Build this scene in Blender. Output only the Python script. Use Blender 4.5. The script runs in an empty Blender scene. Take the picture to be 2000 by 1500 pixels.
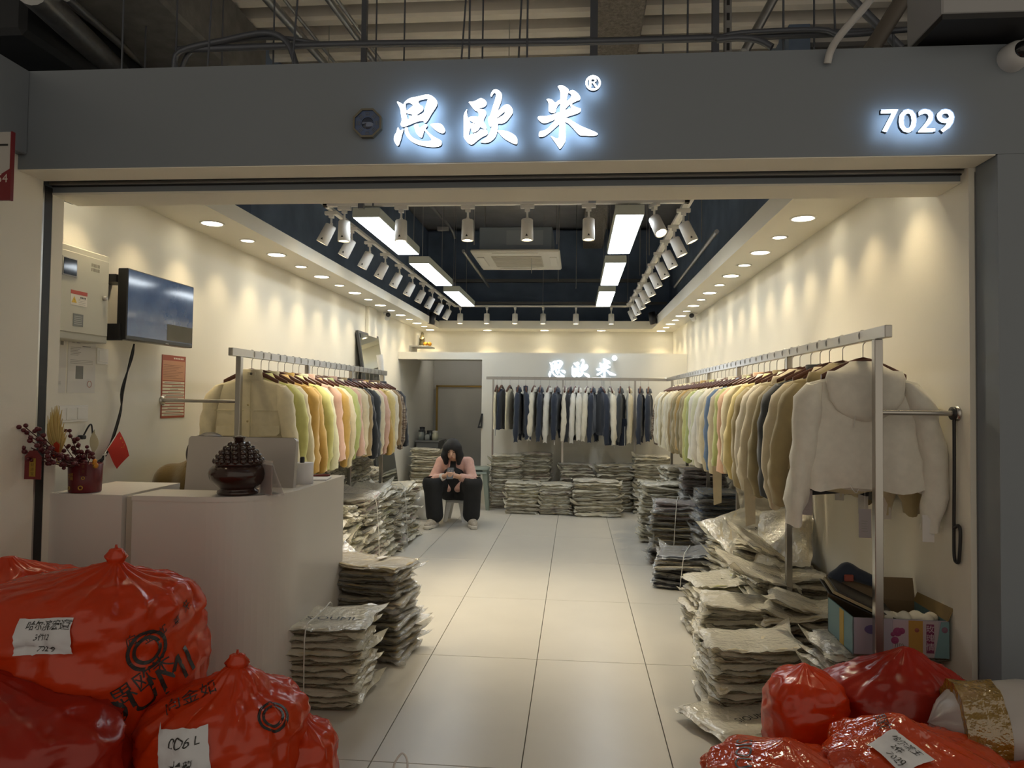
import bpy, bmesh, math, random
import numpy as np
from mathutils import Vector, Matrix, noise, geometry
from mathutils.bvhtree import BVHTree

SC = bpy.context.scene
COL = SC.collection
PI = math.pi
R = math.radians

# ------------------------------------------------------------------ camera
YAW, PIT, ROL, CAMH, FPX, PPX, PPY = .0849, .0305, .0127, 1.455, 1397.6, 1005.1, 736.8
_cy, _sy, _cp, _sp = math.cos(YAW), math.sin(YAW), math.cos(PIT), math.sin(PIT)
_fwd = Vector((-_sy * _cp, _cy * _cp, _sp)); _rt = Vector((_cy, _sy, 0)); _up = _rt.cross(_fwd)
RT = _rt * math.cos(ROL) + _up * math.sin(ROL)
UP = -_rt * math.sin(ROL) + _up * math.cos(ROL)
FW = _fwd
cam_d = bpy.data.cameras.new('camera'); cam = bpy.data.objects.new('camera', cam_d); COL.objects.link(cam)
cam_d.sensor_width = 36.0; cam_d.lens = FPX / 2000 * 36.0
cam_d.shift_x = -(PPX - 1000) / 2000; cam_d.shift_y = (PPY - 750) / 2000
cam_d.clip_start = .05
cam.matrix_world = Matrix(((RT.x, UP.x, -FW.x, 0), (RT.y, UP.y, -FW.y, 0), (RT.z, UP.z, -FW.z, CAMH), (0, 0, 0, 1)))
SC.camera = cam


def at(px, py, **k):
    """photo pixel -> world point on the plane x=, y= or z= (the surface it touches)"""
    d = FW + RT * ((px - PPX) / FPX) - UP * ((py - PPY) / FPX)
    a, v = list(k.items())[0]; i = 'xyz'.index(a)
    c = Vector((0, 0, CAMH)); t = (v - c[i]) / d[i]
    return c + d * t


# ------------------------------------------------------------------ world, exposure
W = bpy.data.worlds.new('dim mall corridor'); SC.world = W; W.use_nodes = True
W.node_tree.nodes['Background'].inputs[0].default_value = (1.0, .89, .72, 1)
W.node_tree.nodes['Background'].inputs[1].default_value = .23
vs = SC.view_settings
vs.view_transform = 'Standard'; vs.look = 'None'; vs.gamma = 1; vs.use_curve_mapping = False
vs.exposure = 1.05
SC.cycles.max_bounces = 6; SC.cycles.diffuse_bounces = 4; SC.cycles.glossy_bounces = 2; SC.cycles.transmission_bounces = 3; SC.cycles.transparent_max_bounces = 8
SC.cycles.caustics_reflective = False; SC.cycles.caustics_refractive = False
SC.cycles.sample_clamp_indirect = 6; SC.cycles.light_sampling_threshold = .03
SC.cycles.use_light_tree = False; SC.cycles.use_adaptive_sampling = True; SC.cycles.adaptive_threshold = .035

P_DOWN, P_TRACK, E_PANEL, E_LETTER = 7.0, 6.8, 6.3, 3.0
WARM = (1.0, .80, .49); NEUT = (1.0, .85, .60); COOL = (.80, .90, 1.0)

# ------------------------------------------------------------------ materials
MATS = {}


def mat(name, col, rough=.6, metal=0.0, var=0.0, vscale=8, bump=0.0, bscale=60, coat=0.0, alpha=1.0,
        emit=None, es=0.0, trans=0.0, sheen=0.0, spec=.5, detail=4, stretch=None):
    if name in MATS: return MATS[name]
    m = bpy.data.materials.new(name); m.use_nodes = True
    nt = m.node_tree; b = nt.nodes['Principled BSDF']
    c4 = (col[0], col[1], col[2], 1)
    b.inputs['Base Color'].default_value = c4
    b.inputs['Roughness'].default_value = rough
    b.inputs['Metallic'].default_value = metal
    b.inputs['Coat Weight'].default_value = coat
    b.inputs['Coat Roughness'].default_value = .12
    b.inputs['Alpha'].default_value = alpha
    b.inputs['Specular IOR Level'].default_value = spec
    b.inputs['Sheen Weight'].default_value = sheen
    b.inputs['Transmission Weight'].default_value = trans
    if emit:
        b.inputs['Emission Color'].default_value = (emit[0], emit[1], emit[2], 1)
        b.inputs['Emission Strength'].default_value = es
    if var or bump:
        tc = nt.nodes.new('ShaderNodeTexCoord')
        src = tc.outputs['Object']
        if stretch:
            mp = nt.nodes.new('ShaderNodeMapping'); mp.inputs['Scale'].default_value = stretch
            nt.links.new(src, mp.inputs[0]); src = mp.outputs[0]
    if var:
        n = nt.nodes.new('ShaderNodeTexNoise'); n.inputs['Scale'].default_value = vscale; n.inputs['Detail'].default_value = detail
        nt.links.new(src, n.inputs['Vector'])
        rp = nt.nodes.new('ShaderNodeValToRGB')
        rp.color_ramp.elements[0].position = .3; rp.color_ramp.elements[1].position = .7
        rp.color_ramp.elements[0].color = tuple(max(0, x * (1 - var)) for x in col) + (1,)
        rp.color_ramp.elements[1].color = tuple(min(1, x * (1 + var)) for x in col) + (1,)
        nt.links.new(n.outputs['Fac'], rp.inputs[0]); nt.links.new(rp.outputs[0], b.inputs['Base Color'])
    if bump:
        n2 = nt.nodes.new('ShaderNodeTexNoise'); n2.inputs['Scale'].default_value = bscale; n2.inputs['Detail'].default_value = 3
        nt.links.new(src, n2.inputs['Vector'])
        bp = nt.nodes.new('ShaderNodeBump'); bp.inputs['Strength'].default_value = bump; bp.inputs['Distance'].default_value = .02
        nt.links.new(n2.outputs['Fac'], bp.inputs['Height']); nt.links.new(bp.outputs[0], b.inputs['Normal'])
    MATS[name] = m
    return m


def emat(name, col, s, sampled=True):
    if name in MATS: return MATS[name]
    m = bpy.data.materials.new(name); m.use_nodes = True; nt = m.node_tree
    nt.nodes.remove(nt.nodes['Principled BSDF'])
    e = nt.nodes.new('ShaderNodeEmission'); e.inputs[0].default_value = tuple(col) + (1,); e.inputs[1].default_value = s
    nt.links.new(e.outputs[0], nt.nodes['Material Output'].inputs[0]); MATS[name] = m
    if not sampled: m.cycles.emission_sampling = 'NONE'
    return m


def film_mat(name, col, clear, trl=.45, gl=.12, rough=.14, bump=.3, bscale=26, tint=None):
    """thin plastic: diffuse + translucent body, glossy skin, partly see-through"""
    m = bpy.data.materials.new(name); m.use_nodes = True; nt = m.node_tree; N = nt.nodes.new; L = nt.links.new
    nt.nodes.remove(nt.nodes['Principled BSDF']); c4 = tuple(col) + (1,)
    d = N('ShaderNodeBsdfDiffuse'); t = N('ShaderNodeBsdfTranslucent'); g = N('ShaderNodeBsdfGlossy'); x = N('ShaderNodeBsdfTransparent')
    d.inputs[0].default_value = c4; t.inputs[0].default_value = c4; g.inputs[0].default_value = (.9, .9, .9, 1); g.inputs['Roughness'].default_value = rough
    if tint: x.inputs[0].default_value = tuple(tint) + (1,)
    tc = N('ShaderNodeTexCoord'); n = N('ShaderNodeTexNoise'); n.inputs['Scale'].default_value = bscale; n.inputs['Detail'].default_value = 3
    b = N('ShaderNodeBump'); b.inputs['Strength'].default_value = bump; b.inputs['Distance'].default_value = .02
    L(tc.outputs['Object'], n.inputs['Vector']); L(n.outputs['Fac'], b.inputs['Height'])
    for s in (d, g): L(b.outputs[0], s.inputs['Normal'])
    m1, m2, m3 = N('ShaderNodeMixShader'), N('ShaderNodeMixShader'), N('ShaderNodeMixShader')
    m1.inputs[0].default_value = trl; L(d.outputs[0], m1.inputs[1]); L(t.outputs[0], m1.inputs[2])
    m2.inputs[0].default_value = clear; L(m1.outputs[0], m2.inputs[1]); L(x.outputs[0], m2.inputs[2])
    lw = N('ShaderNodeLayerWeight'); lw.inputs[0].default_value = .25; L(b.outputs[0], lw.inputs['Normal'])
    mm = N('ShaderNodeMath'); mm.operation = 'MULTIPLY_ADD'; mm.inputs[1].default_value = .55; mm.inputs[2].default_value = gl; L(lw.outputs['Fresnel'], mm.inputs[0])
    L(mm.outputs[0], m3.inputs[0]); L(m2.outputs[0], m3.inputs[1]); L(g.outputs[0], m3.inputs[2])
    L(m3.outputs[0], nt.nodes['Material Output'].inputs[0]); MATS[name] = m
    return m


# ------------------------------------------------------------------ object helpers
def tag(o, label=None, cat=None, group=None, kind=None):
    if label: o['label'] = label
    if cat: o['category'] = cat
    if group: o['group'] = group
    if kind: o['kind'] = kind
    return o


def empty(name, loc=(0, 0, 0), rz=0.0, label=None, cat=None, group=None, parent=None):
    o = bpy.data.objects.new(name, None); COL.objects.link(o); o.location = loc; o.rotation_euler = (0, 0, rz)
    o.empty_display_size = .05
    if parent: o.parent = parent
    return tag(o, label, cat, group)


def link(name, me, parent=None, m=None, loc=None, rot=None, scale=None):
    o = bpy.data.objects.new(name, me); COL.objects.link(o)
    if parent: o.parent = parent
    if loc is not None: o.location = loc
    if rot is not None: o.rotation_euler = rot
    if scale is not None: o.scale = scale if hasattr(scale, '__len__') else (scale,) * 3
    if m is not None:
        if len(me.materials) == 0: me.materials.append(m)
        elif me.materials[0] is not m:
            o.material_slots[0].link = 'OBJECT'; o.material_slots[0].material = m
    return o


ORDW = 'first second third fourth fifth sixth seventh eighth ninth tenth eleventh twelfth thirteenth fourteenth fifteenth sixteenth seventeenth eighteenth nineteenth twentieth'.split()


def nth(i):
    if i < 20: return ORDW[i]
    n = i + 1
    return ('thirtieth' if n == 30 else 'fortieth' if n == 40 else ('twenty-' if n < 30 else 'thirty-' if n < 40 else 'forty-') + ORDW[n % 10 - 1])


class MB:
    """collects simple solids, then becomes one mesh"""
    def __init__(s): s.v = []; s.f = []; s.sm = []; s.mi = []

    def add(s, vs_, fs, smooth=False, mi=0):
        o = len(s.v); s.v += [tuple(v) for v in vs_]
        for f in fs: s.f.append(tuple(i + o for i in f)); s.sm.append(smooth); s.mi.append(mi)
        return s

    def box(s, c, d, rz=0, M=None, bev=0.0, mi=0):
        x, y, z = d[0] / 2, d[1] / 2, d[2] / 2
        if bev:
            b = min(bev, x * .9, y * .9, z * .9); vs_ = []
            for sx in (-1, 1):
                for sy in (-1, 1):
                    for sz in (-1, 1):
                        vs_ += [(sx * x, sy * (y - b), sz * (z - b)), (sx * (x - b), sy * y, sz * (z - b)), (sx * (x - b), sy * (y - b), sz * z)]
            I = lambda sx, sy, sz, k: ((sx > 0) * 4 + (sy > 0) * 2 + (sz > 0)) * 3 + k
            fs = []
            for sg in (-1, 1):
                fs.append([I(sg, a, b2, 0) for a, b2 in ((-1, -1), (1, -1), (1, 1), (-1, 1))][::sg])
                fs.append([I(a, sg, b2, 1) for a, b2 in ((-1, -1), (1, -1), (1, 1), (-1, 1))][::-sg])
                fs.append([I(a, b2, sg, 2) for a, b2 in ((-1, -1), (1, -1), (1, 1), (-1, 1))][::sg])
            for a in (-1, 1):
                for b2 in (-1, 1):
                    k = a * b2
                    fs.append([I(a, b2, -1, 0), I(a, b2, -1, 1), I(a, b2, 1, 1), I(a, b2, 1, 0)][::k])
                    fs.append([I(a, -1, b2, 0), I(a, 1, b2, 0), I(a, 1, b2, 2), I(a, -1, b2, 2)][::k])
                    fs.append([I(-1, a, b2, 1), I(-1, a, b2, 2), I(1, a, b2, 2), I(1, a, b2, 1)][::k])
                    for c2 in (-1, 1):
                        fs.append([I(a, b2, c2, 0), I(a, b2, c2, 1), I(a, b2, c2, 2)][::(a * b2 * c2)])
        else:
            vs_ = [(sx * x, sy * y, sz * z) for sx in (-1, 1) for sy in (-1, 1) for sz in (-1, 1)]
            fs = [(0, 1, 3, 2), (4, 6, 7, 5), (0, 4, 5, 1), (2, 3, 7, 6), (0, 2, 6, 4), (1, 5, 7, 3)]
        Q = M if M is not None else Matrix.Translation(c) @ Matrix.Rotation(rz, 4, 'Z')
        return s.add([Q @ Vector(v) for v in vs_], fs, mi=mi)

    def span(s, a, b, bev=0.0, mi=0):
        return s.box([(p + q) / 2 for p, q in zip(a, b)], [abs(q - p) for p, q in zip(a, b)], bev=bev, mi=mi)

    def tube(s, pts, r, n=8, caps=True, mi=0, smooth=True):
        pts = [Vector(p) for p in pts]; rs = r if hasattr(r, '__len__') else [r] * len(pts)
        t0 = (pts[1] - pts[0]).normalized(); u = t0.orthogonal().normalized(); vs_ = []
        for i, p in enumerate(pts):
            t = ((pts[i] - pts[i - 1]).normalized() if i else t0) + ((pts[i + 1] - pts[i]).normalized() if i < len(pts) - 1 else Vector())
            t.normalize(); u = (u - t * u.dot(t)).normalized(); w = t.cross(u)
            vs_ += [p + (u * math.cos(2 * PI * k / n) + w * math.sin(2 * PI * k / n)) * rs[i] for k in range(n)]
        fs = [(i * n + k, i * n + (k + 1) % n, (i + 1) * n + (k + 1) % n, (i + 1) * n + k) for i in range(len(pts) - 1) for k in range(n)]
        s.add(vs_, fs, smooth, mi)
        if caps: s.add(vs_[:n], [tuple(range(n))[::-1]], mi=mi); s.add(vs_[-n:], [tuple(range(n))], mi=mi)
        return s

    def lathe(s, prof, n=24, c=(0, 0, 0), M=None, smooth=True, mi=0, caps=True):
        vs_ = []; Q = M if M is not None else Matrix.Translation(c)
        for r_, z in prof: vs_ += [Q @ Vector((r_ * math.cos(2 * PI * k / n), r_ * math.sin(2 * PI * k / n), z)) for k in range(n)]
        fs = [(i * n + k, i * n + (k + 1) % n, (i + 1) * n + (k + 1) % n, (i + 1) * n + k) for i in range(len(prof) - 1) for k in range(n)]
        s.add(vs_, fs, smooth, mi)
        if caps: s.add(vs_[:n], [tuple(range(n))[::-1]], mi=mi); s.add(vs_[-n:], [tuple(range(n))], mi=mi)
        return s

    def grid(s, P, nu, nv, closed_u=False, smooth=True, mi=0):
        fs = []
        for j in range(nv - 1):
            for i in range(nu if closed_u else nu - 1):
                i2 = (i + 1) % nu; fs.append((j * nu + i, j * nu + i2, (j + 1) * nu + i2, (j + 1) * nu + i))
        return s.add(P, fs, smooth, mi)

    def prism(s, loops, M, depth, mi=0, mside=None, mback=None):
        """polygon with holes in the local xz plane; front at y=0 towards -y, back at y=depth"""
        L3 = [[Vector((x, 0, z)) for x, z in lp] for lp in loops]
        tri = geometry.tessellate_polygon([[Vector((p.x, p.z, 0)) for p in lp] for lp in L3])
        flat = [p for lp in L3 for p in lp]; n = len(flat); dv = Vector((0, depth, 0))
        vs_ = [M @ p for p in flat] + [M @ (p + dv) for p in flat]
        ft = []
        for t in tri:
            a, b, c = (flat[i] for i in t)
            if ((b - a).cross(c - a)).y > 0: t = t[::-1]
            ft.append(tuple(t))
        s.add(vs_, ft, mi=mi)
        s.add(vs_, [tuple(i + n for i in t[::-1]) for t in ft], mi=mi if mback is None else mback)
        o = 0; side = []
        for li, lp in enumerate(L3):
            k = len(lp); ar = sum(lp[i].x * lp[(i + 1) % k].z - lp[(i + 1) % k].x * lp[i].z for i in range(k))
            for i in range(k):
                q = (o + i, o + (i + 1) % k, o + (i + 1) % k + n, o + i + n)
                side.append(q if (ar > 0) == (li == 0) else q[::-1])
            o += k
        s.add(vs_, side, mi=mi if mside is None else mside)
        return s

    def mesh(s, name, mats=()):
        me = bpy.data.meshes.new(name); me.from_pydata(s.v, [], s.f)
        me.polygons.foreach_set('use_smooth', s.sm); me.polygons.foreach_set('material_index', s.mi)
        for m in mats: me.materials.append(m)
        me.update(); return me

    def build(s, name, m, parent=None, **k):
        ms = list(m) if isinstance(m, (list, tuple)) else [m]
        return link(name, s.mesh(name, ms), parent, **k)


def struct(name, mb, m, parent=None):
    o = mb.build(name, m, parent)
    if parent is None: o['kind'] = 'structure'
    return o


def textmesh(txt, size, extrude=0.0, align='CENTER', shear=0.0, name='lettering'):
    c = bpy.data.curves.new('t', 'FONT'); c.body = txt; c.size = size; c.extrude = extrude; c.align_x = align; c.align_y = 'CENTER'; c.shear = shear
    c.resolution_u = 3
    o = bpy.data.objects.new('t', c); me = bpy.data.meshes.new_from_object(o); me.name = name
    bpy.data.objects.remove(o); bpy.data.curves.remove(c)
    return me


def frame(o, x, n):
    """matrix with local x along x, local z along n (text reads on the plane facing n)"""
    x = Vector(x).normalized(); n = Vector(n).normalized(); y = n.cross(x)
    return Matrix(((x.x, y.x, n.x, o[0]), (x.y, y.y, n.y, o[1]), (x.z, y.z, n.z, o[2]), (0, 0, 0, 1)))


def put_text(txt, size, m, M, parent=None, name='lettering', **k):
    me = textmesh(txt, size, name=name, **k); me.transform(M)
    return link(name, me, parent, m)


def smooth_loop(pts, sub=3):
    n = len(pts); out = []
    for i in range(n):
        p0, p1, p2, p3 = (Vector(pts[(i + k) % n]) for k in (-1, 0, 1, 2))
        for j in range(sub):
            t = j / sub
            out.append(tuple(.5 * (2 * p1 + (p2 - p0) * t + (2 * p0 - 5 * p1 + 4 * p2 - p3) * t * t + (3 * p1 - p0 - 3 * p2 + p3) * t ** 3)))
    return out


def spline(pts, sub=5):
    pts = [Vector(p) for p in pts]; q = [pts[0] * 2 - pts[1]] + pts + [pts[-1] * 2 - pts[-2]]; out = []
    for i in range(len(pts) - 1):
        p0, p1, p2, p3 = q[i:i + 4]
        for j in range(sub):
            t = j / sub
            out.append(.5 * (2 * p1 + (p2 - p0) * t + (2 * p0 - 5 * p1 + 4 * p2 - p3) * t * t + (3 * p1 - p0 - 3 * p2 + p3) * t ** 3))
    return out + [pts[-1]]


SPOTS = {}


def spot(parent, loc, direction, power, size, blend, col, radius=.03):
    key = (power, size, blend, col, radius)
    if key not in SPOTS:
        d = bpy.data.lights.new('lamp', 'SPOT'); d.energy = power; d.spot_size = R(size); d.spot_blend = blend; d.color = col; d.shadow_soft_size = radius
        SPOTS[key] = d
    o = bpy.data.objects.new('lamp', SPOTS[key]); COL.objects.link(o); o.parent = parent; o.location = loc
    o.rotation_euler = Vector(direction).to_track_quat('-Z', 'Y').to_euler()
    return o
# ================================================================== the setting
XL, XR, YF, YB, ZS = -2.49, 1.515, 2.93, 11.35, 2.535     # left wall, right wall, shutter line, upper back wall, soffit underside
m_wall = mat('white wall paint', (.80, .77, .68), .65, var=.015, vscale=2, bump=.03, bscale=180)
m_fascia = mat('grey wall paint', (.19, .215, .245), .6, var=.02, vscale=2, bump=.02, bscale=160)
m_dark = mat('dark ceiling paint', (.15, .205, .31), .8, var=.2, vscale=3)
m_black = mat('black rubber', (.012, .012, .013), .5)
m_steel = mat('brushed steel', (.55, .54, .52), .3, 1.0, bump=.02, bscale=300)
m_white = mat('white plastic', (.80, .79, .76), .35)
m_tile = mat('greige porcelain tile', (.58, .55, .49), .30, var=.03, vscale=3, spec=.45)
m_grout = mat('grey grout', (.16, .15, .135), .9)
m_corr = mat('corridor floor stone', (.30, .28, .25), .35, var=.08, vscale=12)

# floor with single tiles
fl = struct('floor', MB().span((XL, 2.70, -.06), (XR, 12.6, -.012)), m_grout)
tx0, ty0 = -.1983, 4.0516
tcache = {}
for i in range(-5, 4):
    for j in range(-2, 9):
        x0, x1 = max(XL, tx0 + .6 * i), min(XR, tx0 + .6 * (i + 1)); y0, y1 = max(2.775, ty0 + 1.2 * j), min(12.58, ty0 + 1.2 * (j + 1))
        if x1 - x0 < .02 or y1 - y0 < .02: continue
        k = (round(x1 - x0, 4), round(y1 - y0, 4))
        if k not in tcache: tcache[k] = MB().box((0, 0, -.006), (k[0] - .004, k[1] - .004, .012), bev=.001).mesh('floor_tile', [m_tile])
        link('floor_tile', tcache[k], fl, loc=((x0 + x1) / 2, (y0 + y1) / 2, 0))
cf = struct('floor_corridor', MB().span((-4.5, -1.5, -.06), (4.5, 2.66, -.001)), m_corr)
th = struct('trim_1', MB().span((-2.31, 2.66, -.05), (1.54, 2.775, .0)), m_grout)
struct('threshold_strip', MB().span((-2.31, 2.665, -.03), (1.54, 2.735, .004), bev=.002), mat('brass threshold', (.42, .36, .25), .3, 1.0), th)
struct('threshold_edge', MB().span((-2.31, 2.738, -.03), (1.54, 2.772, .007), bev=.002), m_steel, th)

# side walls, back walls
struct('wall_right', MB().span((XR, 2.896, 0), (XR + .15, 12.6, ZS)), m_wall)
struct('wall_left', MB().span((XL - .15, 3.03, 0), (XL, 12.6, ZS)), m_wall)
struct('trim_2', MB().span((XL, 8.28, 0), (XL + .045, 8.62, ZS), bev=.003), m_wall)          # pilaster on the left wall
struct('wall_back_upper', MB().span((XL, YB, 2.06), (XR, YB + .12, ZS)), m_wall)
# lower partition with the store-room doorway
pt = MB(); DX = -1.30
pt.span((DX, 9.90, 0), (XR, 9.98, 2.10)); pt.span((XL, 9.90, 2.0), (DX, 9.98, 2.10)); pt.span((XL, 9.98, 2.06), (XR, YB, 2.10))
struct('wall_partition', pt, m_wall)
m_store = mat('store room paint', (.66, .65, .62), .7, var=.02, vscale=2)
struct('wall_store_back', MB().span((XL, 12.45, 0), (XR, 12.55, 2.5)), m_store)
struct('wall_store_right', MB().span((-.9, 9.99, 0), (-.82, 12.45, 2.06)), m_store)
sl = empty('store_lamp', (-1.85, 11.95, 2.5), label='round ceiling lamp inside the rear store room', cat='lamp')
MB().lathe([(.16, 0), (.16, -.03), (.15, -.05), (.001, -.06)], 24, caps=False).build('diffuser', emat('store lamp glow', (1, .95, .86), 5.0), sl)
struct('ceiling_store', MB().span((XL, YB + .12, 2.5), (XR, 12.55, 2.56)), m_store)

# shopfront: jambs, lintel, fascia
lw = MB(); lw.span((-2.70, .2, 0), (-2.31, 2.895, 2.79)); lw.span((-2.70, 2.96, 0), (-2.315, 3.03, 2.79))
struct('wall_front_left', lw, m_wall)
struct('trim_3', MB().span((-2.34, .2, 2.44), (-2.27, 2.75, 2.79), bev=.004), m_fascia)        # thicker upper band of the corridor wall
struct('wall_front_right', MB().span((1.541, 2.75, 0), (3.2, 2.895, 2.379)), m_fascia)
lt = MB(); lt.span((-2.31, 2.75, 2.38), (3.2, 2.90, 2.79)); lt.span((-2.36, 2.955, 2.34), (XR, 3.14, 2.79)); lt.span((-2.31, 2.90, 2.44), (1.54, 2.955, 2.79))
struct('wall_fascia', lt, m_fascia)
struct('trim_4', MB().span((-2.31, 2.752, 2.376), (XR + .02, 2.90, 2.3805)).span((-2.33, 2.953, 2.332), (XR, 3.142, 2.3405)), m_wall)
# roller shutter guides
sg = empty('shutter_guide', (-2.325, 2.925, 0), label='black and steel roller shutter guide rail up the left jamb', cat='shutter guide', group='shutter guides')
MB().span((-.015, -.018, 0), (.012, .03, 2.36)).build('rubber_channel', m_black, sg)
MB().span((-.012, -.028, 0), (.013, -.018, 2.36)).build('steel_lip', m_steel, sg)
sg = empty('shutter_guide', (1.55, 2.925, 0), label='black roller shutter guide rail up the right jamb', cat='shutter guide', group='shutter guides')
MB().span((-.02, -.022, 0), (.02, .026, 2.36)).build('rubber_channel', m_black, sg)
MB().span((-.014, -.03, 0), (.02, -.022, 2.36)).build('steel_lip', m_steel, sg)
sg = empty('shutter_slot', (0, 2.925, 2.36), label='dark shutter slot with steel lip along the top of the opening', cat='shutter slot')
MB().span((-2.31, -.024, .022), (1.53, -.002, .075)).build('slot', m_black, sg)
MB().span((-2.31, .002, .008), (1.53, .016, .022)).build('steel_lip', m_steel, sg)
MB().span((-2.31, .02, .004), (1.53, .026, .02)).build('slot_edge', m_black, sg)

# dropped soffit ring around the open ceiling
so = MB(); SL, SRX, SB, SF = -2.11, 1.14, 10.9, 3.62
so.span((XL, 3.13, ZS), (SL, YB, ZS + .10)); so.span((SRX, 3.13, ZS), (XR, YB, ZS + .13)); so.span((SL, SB, ZS), (SRX, YB, ZS + .12)); so.span((SL, 3.13, ZS), (SRX, SF, ZS + .12))
struct('ceiling_soffit', so, m_wall)
# dark void above
vd = MB(); vd.span((XL - .15, 5.25, ZS + .13), (XL, 12.0, 4.25)); vd.span((XR, 5.25, ZS + .13), (XR + .15, 12.0, 4.25)); vd.span((-4.6, 12.0, 2.4), (4.6, 12.1, 4.32)); vd.span((-4.6, 2.9, 2.0), (-4.5, 12.1, 4.32)); vd.span((4.5, 2.9, 2.0), (4.6, 12.1, 4.32)); vd.span((-4.5, 3.03, 2.45), (XL - .16, 12.0, 2.5)); vd.span((XR + .16, 2.9, 2.45), (4.5, 12.0, 2.5)); vd.span((XL, 11.8, ZS + .12), (XR, 11.95, 4.25))
struct('wall_void', vd, m_dark)
# ribbed floor deck overhead
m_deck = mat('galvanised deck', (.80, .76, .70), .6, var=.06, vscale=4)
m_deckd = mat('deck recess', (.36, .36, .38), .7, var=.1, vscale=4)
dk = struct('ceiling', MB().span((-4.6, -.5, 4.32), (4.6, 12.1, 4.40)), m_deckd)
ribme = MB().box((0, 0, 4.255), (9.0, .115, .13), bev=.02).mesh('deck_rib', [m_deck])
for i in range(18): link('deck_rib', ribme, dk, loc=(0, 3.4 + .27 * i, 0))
# ================================================================== lamps
m_lampw = mat('lamp white enamel', (.78, .76, .72), .4)
m_lens = emat('spot lens glow', (1, .86, .6), 9, False)
m_dl = emat('downlight glow', (1, .90, .68), 7, False)
m_dls = emat('small downlight glow', (1, .90, .68), 5, False)
m_trim = mat('downlight trim', (.82, .80, .75), .4)
dl_ring = {}
for r_ in (.062, .042):
    dl_ring[r_] = (MB().lathe([(r_, .012), (r_, -.004), (r_ + .012, -.006), (r_ + .014, 0)], 28, caps=False).mesh('trim_ring', [m_trim]),
                   MB().lathe([(r_, .0), (r_ * .6, .001), (.0005, .001)], 28, caps=False).mesh('diffuser', [m_dl if r_ > .05 else m_dls]))


def downlight(x, y, r_, label, group, power, size=96):
    o = empty('downlight', (x, y, ZS - .001), label=label, cat='downlight', group=group)
    link('trim_ring', dl_ring[r_][0], o); link('diffuser', dl_ring[r_][1], o, loc=(0, 0, -.003))
    spot(o, (0, 0, -.012), (0, 0, -1), power, size, .85, WARM, .03)


for side, x, n in (('left', -2.283, 14), ('right', 1.318, 14)):
    for i in range(-2, n):
        y = 4.285 + .487 * i; big = i % 2 == 0
        if y > 10.8: continue
        downlight(x, y, .062 if big else .042, f"{'large' if big else 'small'} round downlight in the {side} soffit, {nth(i + 2)} from the front",
                  f'downlights in the {side} soffit', P_DOWN if big else P_DOWN * .8)
for i, x in enumerate((-2.30, -1.386, -.489, .39, 1.305)):
    downlight(x, 11.14, .062, f'round downlight in the rear soffit, {nth(i)} from the left', 'downlights in the rear soffit', P_DOWN * 1.1)

# panel lamps
m_panel = emat('panel glow', (.86, .94, 1.0), E_PANEL)
m_panelbody = mat('panel housing', (.50, .53, .48), .5)
pb = MB().span((-.1, 0, 0), (.1, 1.32, .07), bev=.003).mesh('housing', [m_panelbody])
pd = MB().span((-.092, .008, -.004), (.092, 1.312, 0)).mesh('diffuser', [m_panel])
pw = MB().tube([(0, 0, .07), (0, 0, 1.18)], .003, 5).mesh('suspension_wire', [m_steel])
for side, x in (('left', -1.505), ('right', .365)):
    for i, y in enumerate((4.97, 6.715, 8.52)):
        o = empty('panel_lamp', (x, y, 2.742), label=f"white glowing rectangular panel lamp of the {side} row, {('nearest', 'middle', 'farthest')[i]}", cat='panel lamp', group='panel lamps')
        link('housing', pb, o); link('diffuser', pd, o); [link('suspension_wire', pw, o, loc=(0, q, 0)) for q in (.15, 1.17)]

# lighting track frame with heads
TX0, TX1, TY0, TY1, TZ = -1.835, .765, 5.06, 10.72, 2.855
tk = empty('lighting_track', (0, 0, TZ), label='white lighting track hung as a large rectangle below the dark ceiling', cat='lighting track')
for a, b in (((TX0, TY0), (TX1, TY0)), ((TX0, TY1), (TX1, TY1)), ((TX0, TY0), (TX0, TY1)), ((TX1, TY0), (TX1, TY1))):
    MB().span((a[0] - .018, a[1] - .018, -.012), (b[0] + .018, b[1] + .018, .014), bev=.003).build('rail', m_lampw, tk)
for x in (TX0 - .05, TX1 + .05):
    MB().span((x - .012, TY0, .03), (x + .012, TY1, .055)).build('carrier_rail', m_steel, tk)
for x in (TX0, -.5, TX1):
    for y in (TY0, 7.9, TY1): MB().tube([(x, y, 0), (x, y, 1.4)], .004, 5).build('suspension_rod', m_steel, tk)
hd_ad = MB().span((-.05, -.016, -.038), (.05, .016, -.012), bev=.003).span((-.018, -.014, -.06), (.018, .014, -.038)).mesh('adapter', [m_lampw])
hd_st = MB().tube([(0, 0, -.055), (0, 0, -.125)], .008, 8).span((-.011, -.004, -.15), (.011, .004, -.10)).mesh('stem', [m_lampw])
hd_cy = MB().lathe([(.001, .0), (.036, 0), (.042, -.006), (.045, -.15), (.043, -.152), (.038, -.15), (.036, -.135)], 24, caps=False).mesh('head', [m_lampw])
hd_ln = MB().lathe([(.037, -.138), (.02, -.135), (.001, -.134)], 24, caps=False).mesh('lens', [m_lens])
hd_rg = MB().lathe([(.038, -.152), (.038, -.139), (.0365, -.139)], 24, caps=False).mesh('baffle', [mat('lamp baffle', (.25, .22, .17), .4, .6)])
m_warn = mat('black print', (.015, .015, .015), .6)
hd_mk = MB().prism([[(-.009, -.13), (.009, -.13), (0, -.113)]], Matrix.Translation((0, -.0465, 0)), .0005).mesh('warning_mark', [m_warn])


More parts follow.
